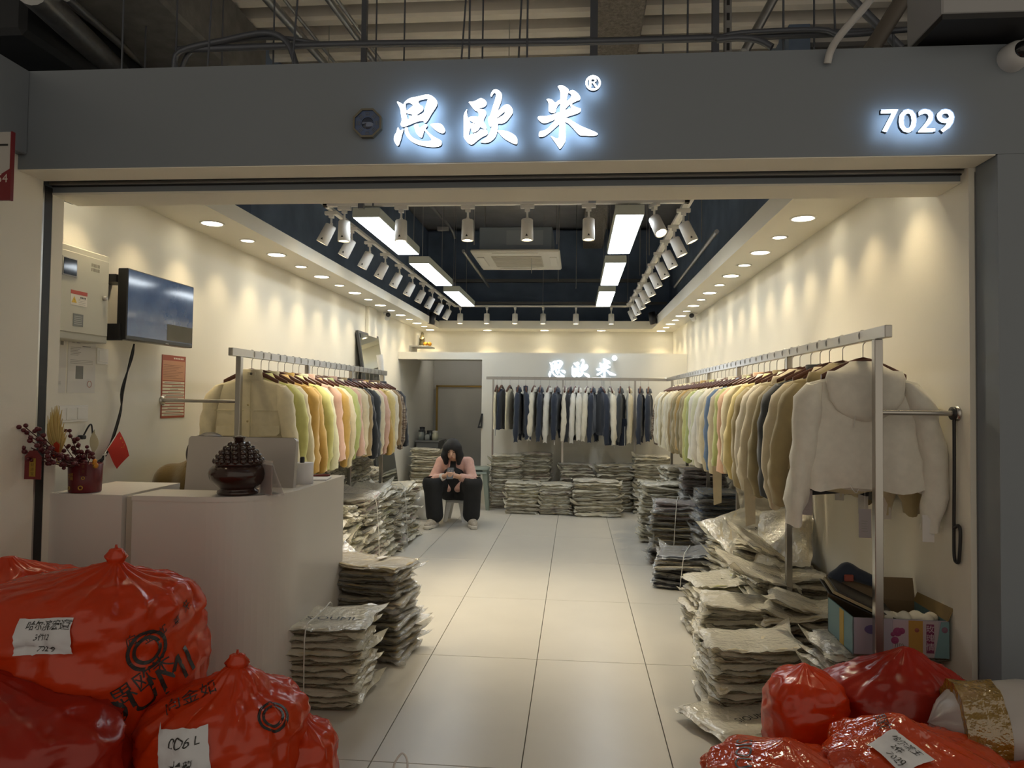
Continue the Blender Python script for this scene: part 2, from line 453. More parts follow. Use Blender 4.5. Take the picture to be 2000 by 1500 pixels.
def head(x, y, rz, tilt, label, group, power=P_TRACK, aim=None, size=56, blend=1.0):
    o = empty('track_spotlight', (x, y, TZ), rz, label, 'spotlight', group)
    link('adapter', hd_ad, o); link('stem', hd_st, o)
    h = link('head', hd_cy, o, loc=(0, 0, -.115), rot=(0, tilt, 0))
    link('lens', hd_ln, h); link('baffle', hd_rg, h); link('warning_mark', hd_mk, h)
    spot(h, (0, 0, -.16), (0, 0, -1), power, size, blend, NEUT, .025)


for i, px in enumerate((673, 784, 914, 1030, 1150, 1278)):
    x = at(px, 410, y=TY0).x
    head(x, TY0, R(118) if i == 5 else 0, R(34) if i == 5 else 0, f'white track spotlight on the front rail, {nth(i)} from the left', 'spotlights on the front rail', P_TRACK * (6.0 if i == 5 else 4.2), size=78, blend=1.0)
for i, y in enumerate((5.19, 5.68, 6.2, 6.72, 7.28, 7.88, 8.45, 9.0, 9.62, 10.25)):
    head(TX0, y, R(4), R(27), f'white track spotlight tilted to the left wall, {nth(i)} from the front', 'spotlights on the left rail', P_TRACK * (.65 if i < 6 else 1.3))
    head(TX1, y + .02, R(-4), R(-25), f'white track spotlight tilted to the right wall, {nth(i)} from the front', 'spotlights on the right rail', P_TRACK * (1.15 if i < 6 else 1.6))
for i, px in enumerate((899, 951, 1006, 1061, 1125, 1194)):
    x = at(px, 605, y=TY1).x
    head(x, TY1, R(90), R(4), f'white track spotlight on the rear rail, {nth(i)} from the left', 'spotlights on the rear rail', P_TRACK * .7)

# air conditioner cassette
m_acw = mat('air conditioner panel', (.66, .63, .56), .45)
ac = empty('air_conditioner', (-.665, 8.13, 3.03), label='cream ceiling cassette air conditioner with grey box body above', cat='air conditioner')
MB().span((-.485, -.535, 0), (.485, .535, .035), bev=.02).build('face_panel', m_acw, ac)
MB().span((-.28, -.31, -.006), (.28, .31, .002), bev=.003).build('return_grille', mat('air conditioner grille', (.50, .46, .38), .6), ac)
slat = MB().span((-.27, -.004, -.012), (.27, .004, -.005)).mesh('grille_slat', [m_acw])
for i in range(12): link('grille_slat', slat, ac, loc=(0, -.275 + .05 * i, 0))
for k in range(4):
    MB().span((-.25, -.045, -.008), (.25, .035, .0), bev=.003).build('vane', mat('vane cream', (.70, .67, .60), .4), ac, loc=(.40 * math.sin(k * PI / 2), -.44 * math.cos(k * PI / 2), 0), rot=(0, 0, k * PI / 2))
bd = MB().span((-.40, -.42, .03), (.40, .42, .30), bev=.01).build('body', mat('air conditioner body', (.22, .26, .31), .6, .1), ac)
MB().span((-.10, -.425, .10), (.30, -.42, .26)).build('access_plate', mat('access plate', (.28, .32, .37), .5, .1), bd)
for sx in (-.45, .45):
    for sy in (-.45, .45): MB().tube([(sx, sy, .10), (sx, sy, 1.25)], .006, 6).build('suspension_rod', m_steel, ac)

# black side spots and cctv cameras in the rear corners
m_bk = mat('black enamel', (.012, .012, .014), .45)
for side, px, sgn in (('left', 844, 1), ('right', 1275, -1)):
    p = at(px, 622, y=10.2)
    o = empty('black_spotlight', (p.x, 10.2, p.z), 0, f'black spotlight on a bracket at the rear {side} edge of the soffit', 'spotlight', 'black corner spotlights')
    MB().lathe([(.001, .09), (.05, .09), (.055, -.08), (.05, -.085), (.001, -.08)], 20, caps=False, M=Matrix.Rotation(R(12 * sgn), 4, 'Y')).build('head', m_bk, o)
    xw = (SL if side == 'left' else SRX) - p.x
    MB().tube([(0, 0, .05), (xw, 0, .05)], .008, 8).build('arm', m_bk, o)
    MB().span((xw - .004, -.03, .02), (xw + .004, .03, .09)).build('bracket', m_bk, o)
for side, px, py, sgn in (('left', 786, 628, 1), ('right', 1334, 627, -1)):
    p = at(px, py, z=2.50); x = (-2.40 if sgn > 0 else 1.44)
    o = empty('security_camera', (x, 8.9, ZS), 0, f'small white security camera with black lens at the {side} end of the soffit', 'camera', 'security cameras')
    MB().lathe([(.001, 0), (.045, 0), (.04, -.02), (.02, -.03), (.001, -.03)], 16, caps=False).build('mount', m_white, o)
    M = Matrix.Translation((.02 * sgn, -.03, -.055)) @ Matrix.Rotation(R(75), 4, 'X') @ Matrix.Rotation(R(20 * sgn), 4, 'Y')
    MB().lathe([(.001, -.07), (.033, -.06), (.036, .06), (.001, .062)], 16, caps=False, M=M).build('housing', m_white, o)
    MB().lathe([(.030, .0635), (.022, .066), (.001, .067)], 16, caps=False, M=M).build('lens', m_bk, o)

# ================================================================== services in the void behind the shop ceiling and over the fascia
m_pipe = mat('dark steel pipe', (.12, .13, .155), .45, .5)
m_galv = mat('galvanised pipe', (.36, .36, .36), .35, .8, var=.1, vscale=20)
m_spray = mat('sprayed fireproofing', (.22, .205, .19), .95, var=.25, vscale=40, bump=1.0, bscale=50)
m_duct = mat('duct wrap', (.16, .155, .15), .8, var=.2, vscale=10, bump=.3, bscale=12)


def ppipe(name, pts, r_, m, label, cat='pipe', group=None, n=8):
    """pts: (px, py, y) triples"""
    P = [at(a, b, y=c) for a, b, c in pts]
    o = MB().tube([p - P[0] for p in (spline(P, 4) if len(P) > 2 else P)], r_, n).build(name, m); o.location = P[0]
    return tag(o, label, cat, group)


tag(MB().span((.10, 3.6, 3.93), (.42, 11.7, 4.2), bev=.01).build('fireproofed_beam', m_spray), 'rough sprayed grey beam running back over the shop', 'beam')
tag(MB().span((-2.4, 7.9, 3.95), (1.45, 8.15, 4.2), bev=.01).build('fireproofed_beam', m_spray), 'rough sprayed cross beam above the air conditioner', 'beam')
tag(MB().span((-2.98, 3.35, 3.70), (-2.37, 5.2, 4.18), bev=.02).build('air_duct_or_shade_box', m_duct), 'boxy wrapped brown grey air duct above the left of the fascia', 'duct')
tag(MB().span((-4.45, 3.6, 3.42), (-3.02, 9.0, 4.18), bev=.03).build('air_duct_or_shade_box', mat('corner darkness black', (.018, .02, .024), .7)), 'large black box added for the darkness in the upper left corner', 'duct')  # added black box standing in for the darkness of this corner
o = ppipe('round_duct', [(60, -20, 3.3), (240, 150, 4.6)], .075, m_galv, 'dented round metal duct slanting above the upper left fascia', 'duct', n=16)
ppipe('conduit', [(130, -5, 3.5), (330, 170, 5.2)], .022, m_galv, 'thin bright conduit slanting beside the round duct', 'pipe')
ppipe('main_pipe', [(345, 97, 3.9), (700, 86, 3.85), (1100, 82, 3.8), (1400, 74, 3.75), (1700, 62, 3.7)], .020, m_pipe, 'long dark pipe running level above the whole fascia', 'pipe')
ppipe('bent_hose', [(340, 135, 3.9), (352, 100, 3.88), (440, 78, 3.86), (520, 64, 3.85), (560, 82, 3.84), (580, 130, 3.84)], .017, m_pipe, 'dark hose arching over the left part of the fascia', 'hose')
ppipe('bent_hose', [(352, 140, 3.95), (375, 100, 3.93), (450, 80, 3.9), (545, 74, 3.89), (640, 88, 3.88)], .014, m_pipe, 'thinner dark hose looping left beneath the arched one', 'hose')
ppipe('bent_hose', [(1395, 76, 3.72), (1450, 64, 3.7), (1600, 58, 3.68), (1650, 68, 3.66), (1800, 55, 3.62)], .014, m_pipe, 'dark hose sagging along the right of the level pipe', 'hose')
ppipe('bent_hose', [(1400, 78, 3.7), (1440, 74, 3.68), (1480, 78, 3.66), (1508, 92, 3.64)], .018, m_pipe, 'short dark hose curving down behind the fascia', 'hose')
ppipe('sprinkler_pipe', [(515, -10, 4.2), (640, 130, 5.4)], .030, m_galv, 'galvanised pipe slanting down, left one of a pair', 'pipe')
ppipe('sprinkler_pipe', [(548, -10, 4.2), (660, 130, 5.4)], .012, m_galv, 'thin bright conduit close beside the left galvanised pipe', 'pipe')
ppipe('sprinkler_pipe', [(635, -10, 4.2), (738, 130, 5.4)], .022, m_galv, 'galvanised pipe slanting down by the dark hanger post', 'pipe')
ppipe('sprinkler_pipe', [(652, -10, 4.2), (752, 130, 5.4)], .012, m_galv, 'thin conduit slanting right of the hanger post pipe', 'pipe')
ppipe('angle_brace', [(1515, -10, 4.1), (1455, 100, 4.1)], .026, m_galv, 'steel brace leaning left above the right fascia', 'brace')
ppipe('angle_brace', [(1660, -5, 4.0), (1760, 95, 4.0)], .024, m_pipe, 'dark brace crossing behind the thick slanted pipe', 'brace')
ppipe('drain_pipe', [(1775, -20, 3.5), (1700, 100, 3.5)], .038, mat('brown pipe', (.14, .12, .10), .5), 'thick brownish pipe slanting above the shop number', 'pipe')
ppipe('wall_conduit', [(1712, -20, 2.55), (1690, 12, 2.60), (1640, 70, 2.68), (1622, 100, 2.72), (1616, 124, 2.735)], .014, mat('white conduit', (.50, .49, .48), .5), 'white conduit bending down onto the fascia', 'pipe')
for px, y, r_, w in ((712, 4.3, .016, 'thick dark hanger post beside the slanting pipes'), (1160, 4.2, .022, 'thick dark hanger post left of the sprayed beam'), (1397, 4.0, .018, 'thick dark hanger post crossing the level pipe')):
    p = at(px, 60, y=y)
    tag(MB().span((p.x - r_, y - r_, 2.62), (p.x + r_, y + r_, 4.26)).build('hanger_post', m_pipe), w, 'post', 'hanger posts')
p = at(1422, 60, y=4.0); q = MB(); q.span((p.x - .02, 4.0, 2.62), (p.x - .016, 4.03, 4.26)); q.span((p.x - .02, 4.0, 2.62), (p.x + .02, 4.003, 4.26))
o = tag(q.build('slotted_angle', m_galv), 'slotted steel angle hanging right of a dark post', 'angle')
hole = MB().span((-.008, -.003, -.02), (.008, 0, .02)).mesh('slot', [m_black])
for i in range(14): link('slot', hole, o, loc=(p.x, 3.999, 3.0 + .085 * i))
for i, px in enumerate((240, 285, 345, 410, 435, 535, 576, 735, 790, 905, 917, 943, 1015, 1030, 1295, 1343, 1530, 1590, 1632, 1745)):
    y = 3.6 + .7 * ((i * 37) % 10) / 10; p = at(px, 60, y=y); lean = .05 * math.sin(i * 2.3) if i % 3 == 0 else 0
    tag(MB().tube([(p.x - lean, y, 2.62), (p.x + lean, y, 4.26)], .0055, 6).build('hanger_rod', m_pipe), f'thin vertical hanger rod above the fascia, {nth(i)} from the left', 'rod', 'hanger rods above the fascia')
# grey equipment box top right
o = empty('equipment_box', (1.475, 2.62, 2.885), label='grey metal equipment box above the right end of the fascia', cat='equipment box')
MB().span((-.20, -.02, -.055), (.16, .25, .35), bev=.006).build('body', mat('grey box', (.34, .34, .35), .5), o)
MB().span((-.20, -.022, -.075), (.16, .24, -.055)).build('base_gasket', m_black, o)
MB().lathe([(.006, 0), (.001, .002)], 10, M=Matrix.Translation((.125, -.021, .0)) @ Matrix.Rotation(R(90), 4, 'X')).build('screw', m_black, o)
# inside-void pipes seen under the lintel
ppipe('void_conduit', [(835, 395, 8.0), (880, 445, 9.4), (888, 466, 9.6)], .020, m_galv, 'bright conduit slanting down left of the air conditioner', 'pipe')
ppipe('void_conduit', [(905, 490, 8.4), (955, 560, 11.0)], .020, m_galv, 'bright conduit slanting below the air conditioner edge', 'pipe')
ppipe('void_conduit', [(1400, 452, 5.6), (1318, 560, 8.8)], .018, m_galv, 'grey conduit sloping along the right of the dark ceiling', 'pipe')
tag(MB().span((-2.3, 11.5, 3.35), (1.4, 11.56, 3.40)).build('void_rail', mat('void steel', (.12, .12, .12), .6)), 'grey rail crossing the dark void at the rear', 'rail')
tag(MB().span((-2.3, 11.2, 2.95), (1.4, 11.24, 2.99)).build('void_rail', mat('void steel', (.12, .12, .12), .6)), 'lower grey rail crossing the dark void at the rear', 'rail')
o = empty('junction_box', at(866, 447, y=8.6), label='small grey junction box on the slanting conduit', cat='box')
MB().box((0, 0, 0), (.15, .05, .05), bev=.005).build('case', m_galv, o); MB().tube([(0, 0, .02), (.02, 0, 1.3)], .003, 5).build('wire', m_galv, o)
for i, px in enumerate((1091, 1126, 1250, 1268, 1345, 1370)):
    y = (9.0, 9.6, 8.6, 7.4, 7.2, 6.8)[i]; p = at(px, 480, y=y)
    tag(MB().tube([(p.x, y, 2.95), (p.x, y, 4.25)], .005, 6).build('hanger_rod', m_galv), f'thin hanger rod inside the open shop ceiling, {nth(i)} from the left', 'rod', 'hanger rods in the shop ceiling')

# ================================================================== signs
def crop(pts, ox, oy, s): return [(ox + x / s, oy + y / s) for x, y in pts]


S1 = [[[(165, 420), (190, 415), (240, 440), (295, 468), (320, 430), (370, 380), (450, 335), (560, 312), (680, 285), (780, 262), (850, 272), (920, 310), (980, 370), (1005, 420), (1000, 490), (940, 590), (880, 680), (830, 770), (770, 850), (735, 850), (715, 815), (640, 820), (540, 850), (420, 900), (310, 940), (265, 930), (240, 880), (265, 800), (250, 690), (240, 600), (215, 520)],
       [(345, 465), (390, 437), (445, 445), (500, 492), (420, 560), (365, 600)],
       [(620, 395), (795, 355), (800, 390), (748, 560), (722, 640), (600, 705), (595, 680), (690, 610), (715, 560), (690, 505), (650, 490)],
       [(355, 640), (400, 665), (480, 680), (475, 710), (420, 705), (430, 740), (390, 785)]],
      [[(185, 950), (215, 1000), (235, 1020), (300, 985), (275, 1080), (245, 1200), (195, 1330), (150, 1310), (110, 1240), (100, 1180), (115, 1110), (150, 1060), (165, 1000)]],
      [[(330, 965), (385, 955), (400, 1020), (440, 1110), (520, 1180), (650, 1230), (790, 1240), (890, 1215), (830, 1120), (760, 1040), (730, 1020), (710, 1100), (680, 1165), (620, 1130), (560, 1050), (540, 980), (520, 900), (600, 880), (640, 960), (740, 890), (800, 900), (790, 940), (765, 985), (850, 1080), (960, 1160), (1060, 1210), (1100, 1260), (1080, 1330), (980, 1360), (820, 1355), (640, 1320), (480, 1250), (380, 1150), (335, 1060)]],
      [[(865, 890), (920, 870), (1020, 865), (1090, 885), (1140, 940), (1170, 1010), (1160, 1050), (1120, 1075), (1040, 1050), (950, 990), (890, 930)]]]
S2 = [[[(220, 365), (300, 360), (380, 330), (440, 295), (490, 288), (550, 320), (590, 370), (590, 420), (540, 470), (470, 490), (430, 515), (395, 555), (350, 540), (290, 470), (240, 400)]],
      [[(185, 520), (178, 570), (190, 660), (230, 740), (255, 830), (250, 920), (222, 1020), (225, 1065), (270, 1040), (330, 1030), (400, 1000), (460, 950), (520, 945), (590, 945), (615, 1010), (600, 1050), (500, 1100), (400, 1170), (320, 1240), (265, 1255), (200, 1220), (140, 1140), (115, 1080), (118, 900), (115, 760), (115, 660), (135, 590), (160, 545)]],
      [[(410, 530), (470, 515), (545, 530), (585, 590), (570, 660), (525, 760), (560, 830), (590, 900), (580, 930), (520, 920), (460, 890), (420, 950), (370, 985), (310, 1005), (280, 960), (265, 900), (260, 820), (300, 810), (345, 830), (350, 815), (300, 790), (240, 740), (215, 700), (260, 675), (340, 670), (420, 675), (430, 610), (400, 560)]],
      [[(675, 230), (700, 160), (740, 110), (790, 100), (850, 125), (900, 180), (915, 250), (900, 340), (870, 430), (830, 540), (880, 510), (930, 460), (990, 420), (1050, 420), (1100, 460), (1135, 520), (1140, 590), (1090, 670), (1020, 760), (960, 800), (900, 820), (835, 820), (830, 900), (815, 985), (790, 1070), (740, 1140), (660, 1200), (580, 1220), (500, 1215), (465, 1195), (560, 1130), (640, 1040), (690, 930), (712, 815), (690, 880), (655, 860), (625, 760), (630, 690), (670, 640), (720, 470), (770, 320), (790, 220), (770, 175), (730, 195), (700, 250)],
       [(800, 710), (860, 660), (930, 600), (985, 560), (960, 620), (930, 650), (860, 690), (820, 715)]],
      [[(820, 965), (900, 960), (1010, 975), (1120, 1020), (1200, 1080), (1235, 1150), (1230, 1240), (1180, 1245), (1060, 1190), (940, 1110), (850, 1010)]]]
S3 = [[[(465, 270), (500, 250), (560, 255), (620, 290), (660, 330), (650, 390), (630, 480), (615, 580), (605, 700), (600, 830), (600, 960), (605, 1100), (605, 1250), (570, 1330), (510, 1410), (480, 1390), (420, 1300), (340, 1190), (350, 1180), (420, 1215), (480, 1210), (490, 1100), (495, 960), (500, 800), (510, 640), (515, 480), (510, 380), (490, 320)]],
      [[(260, 505), (300, 497), (350, 510), (390, 545), (420, 565), (470, 530), (515, 515), (510, 570), (470, 610), (440, 660), (420, 740), (370, 755), (310, 735), (295, 680), (300, 610), (285, 550)]],
      [[(655, 385), (690, 350), (740, 338), (800, 370), (850, 420), (875, 470), (865, 515), (800, 540), (720, 590), (780, 640), (830, 660), (880, 675), (885, 710), (860, 745), (780, 780), (680, 810), (610, 830), (600, 720), (640, 690), (705, 665), (690, 620), (670, 605), (610, 670), (610, 560), (680, 500), (715, 440), (690, 400)]],
      [[(100, 830), (150, 812), (250, 812), (360, 790), (430, 760), (520, 740), (600, 760), (590, 830), (520, 850), (420, 870), (330, 910), (250, 940), (190, 940), (130, 900), (100, 860)]],
      [[(500, 820), (500, 940), (420, 1020), (320, 1110), (220, 1180), (140, 1195), (115, 1170), (125, 1110), (160, 1085), (230, 1070), (320, 1000), (410, 890)]],
      [[(590, 840), (660, 860), (760, 920), (880, 990), (1020, 1050), (1130, 1095), (1190, 1130), (1180, 1160), (1100, 1175), (980, 1170), (880, 1165), (820, 1120), (740, 1030), (660, 950), (600, 910)]]]
circ = lambda cx, cy, r_, n=20: [(cx + r_ * math.cos(2 * PI * k / n), cy + r_ * math.sin(2 * PI * k / n)) for k in range(n)]
SR = [[circ(1110, 205, 140, 28), circ(1110, 205, 104, 28)],
      [[(1045, 115), (1120, 110), (1165, 130), (1170, 170), (1140, 200), (1190, 275), (1150, 280), (1105, 210), (1080, 210), (1075, 280), (1040, 280)], [(1082, 140), (1125, 140), (1138, 160), (1120, 182), (1080, 184)]]]
m_face = emat('lit letter face', (.93, .97, 1.0), E_LETTER, False)
m_back = emat('letter back light', (.50, .72, 1.0), E_LETTER * 1.7)
m_back2 = emat('small letter back light', (.55, .75, 1.0), E_LETTER * .35)
m_ret = mat('letter return', (.06, .08, .12), .5, .3)
GLYPH = {}
for nm, strokes, ox, oy, sc in (('si', S1, 760, 160, 10.714), ('ou', S2, 895, 165, 10.714), ('mi', S3, 1040, 140, 9.375), ('reg', SR, 1040, 140, 9.375)):
    G = []
    for st in strokes:
        loops = []
        for lp in st:
            l2 = smooth_loop(crop(lp, ox, oy, sc), 3) if len(lp) < 60 else crop(lp, ox, oy, sc)
            P = [at(a, b, y=2.692) for a, b in l2]; loops.append([(p.x, p.z) for p in P])
        G.append(loops)
    GLYPH[nm] = G


def lit_sign(name, loc, scale, label, depth=.016, back=None, cx=-.317, cz=2.57, cat='sign'):
    root = empty(name, loc, label=label, cat=cat)
    for nm, pn in (('si', 'character'), ('ou', 'character'), ('mi', 'character'), ('reg', 'registered_mark')):
        mb = MB()
        for loops in GLYPH[nm]:
            L2 = [[((x - cx) * scale, (z - cz) * scale) for x, z in lp] for lp in loops]
            mb.prism(L2, Matrix.Identity(4), depth, 0, 1, 2)
        mb.build(pn, [m_face, m_ret, back or m_back], root)
    return root


lit_sign('shop_sign', (-.317, 2.692, 2.57), 1.0, 'white backlit calligraphy sign of three characters on the grey fascia')
# inner sign on the partition
pa, pb2 = at(1070, 735, y=9.87), at(1205, 692, y=9.87)
sc2 = (pb2.x - pa.x) / (at(1175, 150, y=2.715).x - at(770, 290, y=2.715).x)
lit_sign('wall_sign', ((pa.x + pb2.x) / 2, 9.855, (pa.z + pb2.z) / 2), sc2, 'small white lit calligraphy sign above the rear clothes rail', .02, m_back2)
# shop number
ns = empty('number_sign', (0, 2.692, 0), label='white backlit shop number on the right of the fascia', cat='sign')
for i, ch in enumerate('7029'):
    a = at(1718 + 37 * i, 262, y=2.692); b = at(1718 + 37 * (i + 1), 216, y=2.692)
    me = textmesh(ch, .118, .008, name='digit')
    bmm = bmesh.new(); bmm.from_mesh(me)
    bmesh.ops.transform(bmm, matrix=Matrix.Translation(((a.x + b.x) / 2, .008, (a.z + b.z) / 2 + .002)) @ Matrix.Rotation(R(90), 4, 'X') @ Matrix.Scale(1.12, 4, (1, 0, 0)), verts=bmm.verts)
    # thicken strokes a little
    bmm.normal_update()
    for f in bmm.faces: f.material_index = 0 if f.normal.y < -.5 else 2 if f.normal.y > .5 else 1
    for v in bmm.verts:
        n = Vector((0, 0, 0))
        for f in v.link_faces:
            if abs(f.normal.y) < .5: n += f.normal
        if n.length > 0: v.co += n.normalized() * .0035
    bmm.to_mesh(me); bmm.free()
    for m in (m_face, m_ret, m_back): me.materials.append(m)
    link('digit', me, ns)

# octagonal mirror charm
bg = empty('bagua_mirror', (-.829, 2.735, 2.537), label='octagonal blue glass charm mirror with gold rim left of the sign', cat='mirror')
oc = lambda r_: [(r_ * math.cos(PI / 8 + k * PI / 4), r_ * math.sin(PI / 8 + k * PI / 4)) for k in range(8)]
MB().prism([oc(.062), oc(.054)], Matrix.Translation((0, -.006, 0)), .02).build('rim', mat('dull gold rim', (.15, .135, .10), .45, .5), bg)
MB().prism([oc(.055)], Matrix.Identity(4), .01).build('face', mat('navy glass', (.05, .085, .19), .25), bg)
MB().lathe([(.024, 0), (.018, .006), (.001, .009)], 24, M=Matrix.Rotation(R(90), 4, 'X')).build('convex_mirror', mat('convex mirror', (.12, .14, .20), .1, .8), bg)
m_bline = mat('trigram print', (.10, .12, .16), .5)
for k in range(8):
    for j in range(3):
        a = k * PI / 4; r_ = .031 + .006 * j
        MB().box((0, 0, 0), (.016, .001, .003), M=Matrix.Rotation(-a, 4, 'Y') @ Matrix.Translation((0, -.0008, r_))).build('trigram_bar', m_bline, bg)
# wall camera at the right end of the fascia
o = empty('wall_camera', at(1975, 115, y=2.75), label='white round security camera with black dome on the fascia', cat='camera')
MB().lathe([(.052, 0), (.052, .02), (.046, .05), (.03, .075), (.001, .08)], 24, caps=False, M=Matrix.Rotation(R(90), 4, 'X')).build('housing', mat('grey white camera', (.52, .52, .52), .45), o)
MB().lathe([(.031, .0745), (.026, .088), (.012, .097), (.001, .098)], 24, caps=False, M=Matrix.Rotation(R(90), 4, 'X')).build('dome', mat('black dome', (.008, .008, .01), .12), o)
# flag sign at the left edge
o = empty('flag_sign', (-2.31, 2.45, 1.9), label='white and crimson hanging sign at the left edge of the photo', cat='sign')
a, b = at(26, 258, y=2.45), at(18, 392, y=2.45); zt, zb = a.z - 1.9, b.z - 1.9; zm = at(20, 345, y=2.45).z - 1.9
MB().span((-.25, -.006, zb), (a.x + 2.31, .006, zt), bev=.002).build('panel', mat('sign white', (.45, .43, .41), .5), o)
m_crim = mat('crimson', (.16, .008, .014), .5)
MB().prism([[(-.25, zb), (a.x + 2.311, zb), (a.x + 2.311, zm + .03), (a.x + 2.26, zm), (-.25, zm - .03)]], Matrix.Translation((0, -.0075, 0)), .001).build('crimson_foot', m_crim, o)
MB().span((a.x + 2.307, -.008, zb), (a.x + 2.313, .007, zt)).build('crimson_edge', m_crim, o)
put_text('54', .045, mat('pale print', (.6, .5, .45), .6), frame((a.x + 2.31 - .03, -.009, zm - .01), (1, 0, 0), (0, -1, 0)), o)
MB().span((a.x + 2.26, -.0075, zt - .053), (a.x + 2.296, -.006, zt - .046)).build('small_print', m_warn, o)
# ================================================================== counter and what stands on it
m_cw = mat('white counter lacquer', (.66, .63, .60), .35, var=.01, vscale=3)
ZC = 1.012
dk = empty('reception_counter', (-1.62, 3.3, 0), label='white reception counter with rounded front corner', cat='counter')
arc = lambda cx, cy, r_, a0, a1, n=12: [(cx + r_ * math.cos(R(a0 + (a1 - a0) * k / n)), cy + r_ * math.sin(R(a0 + (a1 - a0) * k / n))) for k in range(n + 1)]
outer = [(-1.93, 3.0)] + arc(-1.62, 3.32, .32, -90, 0, 18) + [(-1.30, 3.97)]
inner = [(-1.52, 3.97)] + arc(-1.62, 3.32, .10, 0, -90, 8) + [(-1.93, 3.22)]
off = lambda L: [(x + 1.62, y - 3.3) for x, y in L]
M_up = Matrix.Rotation(R(90), 4, 'X')      # local xz polygon -> plan


def plan(mb, loop, z0, z1, mi=0):
    # prism() works in xz with depth along y; rotate so that polygon lies in plan
    Mx = Matrix(((1, 0, 0, 0), (0, 0, 1, 0), (0, -1, 0, z1), (0, 0, 0, 1)))
    lp = loop if sum(loop[i][0] * loop[(i + 1) % len(loop)][1] - loop[(i + 1) % len(loop)][0] * loop[i][1] for i in range(len(loop))) > 0 else loop[::-1]
    return mb.prism([lp], Mx, z1 - z0, mi)


plan(MB(), off(outer + inner), .06, ZC - .022).build('front_panel', m_cw, dk)
plan(MB(), off([(-1.932, 2.996)] + arc(-1.62, 3.32, .324, -90, 0, 18) + [(-1.296, 3.972)] + [(-1.52, 3.972)] + arc(-1.62, 3.32, .10, 0, -90, 8) + [(-1.932, 3.22)]), ZC - .022, ZC).build('counter_top', m_cw, dk)
plan(MB(), off([(-1.93, 3.02)] + arc(-1.62, 3.32, .30, -90, 0, 12) + [(-1.32, 3.97), (-1.50, 3.97)] + arc(-1.62, 3.32, .12, 0, -90, 8) + [(-1.93, 3.2)]), 0, .06).build('plinth', mat('grey plinth', (.30, .29, .28), .5), dk)
MB().span((-.31, -.08, .72), (.10, .35, .745)).build('desk_board', m_cw, dk)
o = empty('counter_block', (-2.15, 3.1, 0), label='white end block of the counter under the red plant pot', cat='counter')
MB().span((-.165, -.10, 0), (.172, .36, ZC - .02)).build('body', m_cw, o); MB().span((-.167, -.102, ZC - .02), (.174, .36, ZC)).build('top', m_cw, o)
MB().span((.174, -.07, 0), (.215, .0, ZC - .01)).build('gap_filler', mat('filler strip', (.55, .52, .44), .4), o)

# monitor seen from behind
m_alu = mat('silver aluminium', (.52, .49, .47), .38, .35)
mo = empty('computer_monitor', (-1.64, 3.36, .745), R(-4), 'silver back of a desktop monitor behind the counter', 'monitor')
w2, z0, z1 = .285, .13, .508
lp = arc(w2 - .018, z1 - .018, .018, 0, 90, 5) + arc(-w2 + .018, z1 - .018, .018, 90, 180, 5) + [(-w2, z0), (w2, z0)]
MB().prism([lp], Matrix.Rotation(R(-6), 4, 'X'), .028).build('back_shell', m_alu, mo)
MB().prism([[(x * .97, z) for x, z in lp]], Matrix.Translation((0, .032, 0)) @ Matrix.Rotation(R(-6), 4, 'X'), .003).build('screen', m_bk, mo)
MB().span((-.09, -.05, .0), (.09, .12, .008)).build('foot', m_alu, mo); MB().span((-.06, .02, 0), (.06, .035, .25)).build('neck', m_alu, mo)

# carved wooden censer
m_cens = mat('dark carved rosewood', (.030, .012, .009), .22, var=.25, vscale=14, coat=.4)
ce = empty('incense_burner', (-1.511, 3.125, ZC), label='dark carved wooden incense burner pot on the counter', cat='incense burner')
bd = MB().lathe([(.001, .0), (.085, .0), (.09, .008), (.088, .016), (.078, .022), (.080, .03), (.10, .045), (.122, .07), (.128, .095), (.122, .115), (.108, .128), (.098, .132), (.10, .137)], 40, caps=False).build('bowl', m_cens, ce)
ld = MB().lathe([(.104, .134), (.108, .142), (.10, .15), (.09, .165), (.075, .185), (.058, .205), (.04, .222), (.026, .232)], 40, caps=False).build('lid', m_cens, ce)
bump_me = MB().lathe([(.013, -.006), (.014, .002), (.010, .010), (.004, .0135), (.0005, .014)], 10, caps=False).mesh('carved_knob', [m_cens])
for r_, z, n in ((.099, .150, 20), (.087, .168, 17), (.073, .187, 14), (.056, .205, 11), (.038, .222, 8)):
    for k in range(n):
        a = 2 * PI * (k + .5 * (n % 2)) / n
        link('carved_knob', bump_me, ld, loc=(r_ * math.cos(a), r_ * math.sin(a), z), rot=(0, R(50), a))
MB().lathe([(.018, .228), (.020, .238), (.026, .252), (.030, .258), (.022, .257), (.014, .262), (.001, .264)], 10, caps=False).build('finial', m_cens, ld)

# acrylic card stands
m_acr = mat('clear acrylic', (.75, .72, .70), .06, alpha=.28, spec=.8)
m_maroon = mat('painted maroon reflection', (.13, .045, .045), .25)
cs = empty('card_stand', (-1.375, 3.11, ZC), R(-38), 'upright clear acrylic card stand with painted maroon reflection on the counter', 'card stand')
MB().span((-.055, -.004, 0), (.055, 0, .155)).build('acrylic_sheet', m_acr, cs)
MB().span((-.052, .0005, .004), (.052, .002, .135)).build('card', m_maroon, cs)  # maroon sheet stands in for the reflection in the clear acrylic
MB().box((0, 0, 0), (.11, .003, .15), M=Matrix.Translation((0, .03, .07)) @ Matrix.Rotation(R(22), 4, 'X')).build('back_leg', m_acr, cs)
MB().span((-.055, -.004, 0), (.055, .06, .003)).build('base', m_acr, cs)

